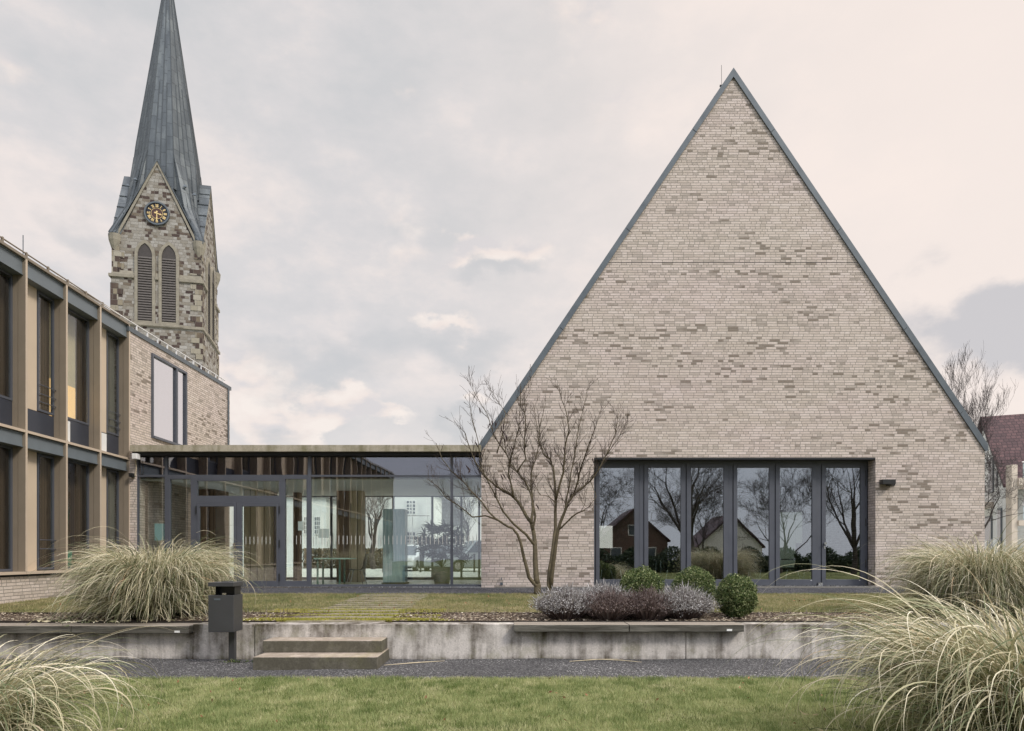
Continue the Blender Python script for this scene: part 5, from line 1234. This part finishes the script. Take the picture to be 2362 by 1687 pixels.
# ================================================================ LAWN BLADES, MULCH, LITTER
rg = np.random.default_rng(50)
def fnoise(x, y): return .5+.25*(np.sin(x*1.7+np.sin(y*1.3)*1.2)+np.sin(y*2.9+np.sin(x*2.2)*1.1))*.5+.2*np.sin(x*5.1+y*3.3)
n = 230000; x = rg.uniform(-6.6, 6.9, n); y = 8.93-rg.uniform(0, 1, n)**1.0*3.3
hgt = rg.uniform(.018, .048, n)*(.6+.8*fnoise(x, y)); jag = .04*np.sin(x*9)+.03*np.sin(x*23)
y = np.minimum(y, 8.93+jag)
single('grass', tufts(x, y, np.zeros(n), hgt, np.full(n, .0055), rg, .9), LAWN, kind='stuff')
n = 110000; x = rg.uniform(-10.5, 11.5, n); y = rg.uniform(11.92, 16.65, n)
onslab = (x > -3.6) & (x < -1.95) & (((y-10.72) % .445) < .33) & (rg.uniform(0, 1, n) < np.where(y < 11.7, .90, np.where(y < 12.5, .65, np.where(y < 13.6, .30, .04))))
k = ~onslab; x, y = x[k], y[k]
single('upper_grass', tufts(x, y, ground_z(y), rg.uniform(.015, .05, len(x)), np.full(len(x), .009), rg, .9), LAWN2, kind='stuff')
n = 26000; cxs = rg.uniform(-6.4, 6.6, 420); cys = rg.uniform(5.7, 8.85, 420); ii = rg.integers(0, 420, n); x = cxs[ii]+rg.normal(0, .05, n); y = np.minimum(cys[ii]+rg.normal(0, .045, n), 8.95)
single('grass_tufts', tufts(x, y, np.zeros(n), rg.uniform(.035, .075, n), np.full(n, .005), rg, .9), blades_mat('tuft_blades', [(0, (.075, .12, .035)), (.6, (.17, .24, .07)), (1, (.34, .38, .15))], None, 1, .3), kind='stuff')
# moss cushions by the slabs
n = 26000; u = rg.uniform(0, 1, n); x = np.where(u < .35, rg.normal(-1.75, .28, n), np.where(u < .6, rg.normal(-3.75, .35, n), rg.uniform(-4.3, -1.2, n)))
y = np.where(u < .6, 10.86+np.abs(rg.normal(0, .10, n)), 11.05+((rg.integers(0, 4, n))*.445)+rg.uniform(0, .115, n))
single('moss', tufts(x, y, ground_z(y), rg.uniform(.012, .045, n), np.full(n, .012), rg, .9), MOSSB, kind='stuff')
n = 15000; x = rg.uniform(-10, 12, n); y = rg.uniform(10.76, 11.88, n); k = ~((x > -3.7) & (x < -1.9)); x, y = x[k], y[k]
P_ = np.stack([x, y, ground_z(y)+.012+rg.uniform(0, .022, len(x))], -1); V, Fc = leaves(P_, .021, rg)
P3 = V.reshape(-1, 4, 3); c_ = P3.mean(1, keepdims=True); V = (c_+(P3-c_)*np.array([1.5, 1, .35])).reshape(-1, 3)
single('mulch', (V, Fc), MULCH, kind='stuff')
n = 900; x = np.concatenate([rg.uniform(4.1, 9, n//2), rg.uniform(-1.8, 1, n//4), rg.uniform(-5, -3.7, n//4)]); y = rg.uniform(11.2, 11.9, len(x)); m_ = len(x)
single('dead_stems', ribbons(np.stack([x, y, ground_z(y)], -1), rg.uniform(0, 6.3, m_), rg.uniform(0, .5, m_), rg.uniform(0, .4, m_), np.ones(m_), rg.uniform(.04, .15, m_), np.full(m_, .006), 3, rg), LAVB, kind='stuff')
n = 700; x = rg.uniform(-9, 9, n); y = rg.uniform(6.2, 16, n); k = (y < 8.9) | (y > 12); x, y = x[k], y[k]
P_ = np.stack([x, y, ground_z(y)+.03], -1)[:240]; single('leaf_litter', leaves(P_, .024, rg), LITTER, kind='stuff')
for lab, pts in (('long pale dry stalk lying on the path at the foot of the steps', [(-1.83, 9.75, .035), (-1.4, 9.95, .04), (-1.0, 10.15, .035)]),
                 ('thin dry stalk lying against the wall below the right bench', [(.85, 10.1, .035), (1.25, 10.25, .04), (1.6, 10.3, .04)]),
                 ('thicker pale stalk on the path below the bench joint', [(1.35, 10.25, .04), (1.62, 10.15, .045), (1.9, 10.0, .04)])):
    single('dry_stalk', MB().tube(pts, [.004, .008, .003], 5), STRAW, lab, 'stalk', loc=pts[0])
wd_ = T('small_weed', 'small green weed at the foot of the bin post', 'weed', (-4.1, 10.15, .02))
wd_.p('leaves', ribbons(np.tile(np.array([[-4.1, 10.12, .02]]), (40, 1))+rg.normal(0, .07, (40, 3))*np.array([1.6, .3, 0]), rg.uniform(0, 6.3, 40), rg.uniform(.2, 1.2, 40), rg.uniform(.2, 1, 40), np.ones(40), rg.uniform(.04, .09, 40), np.full(40, .014), 3, rg), BOX)
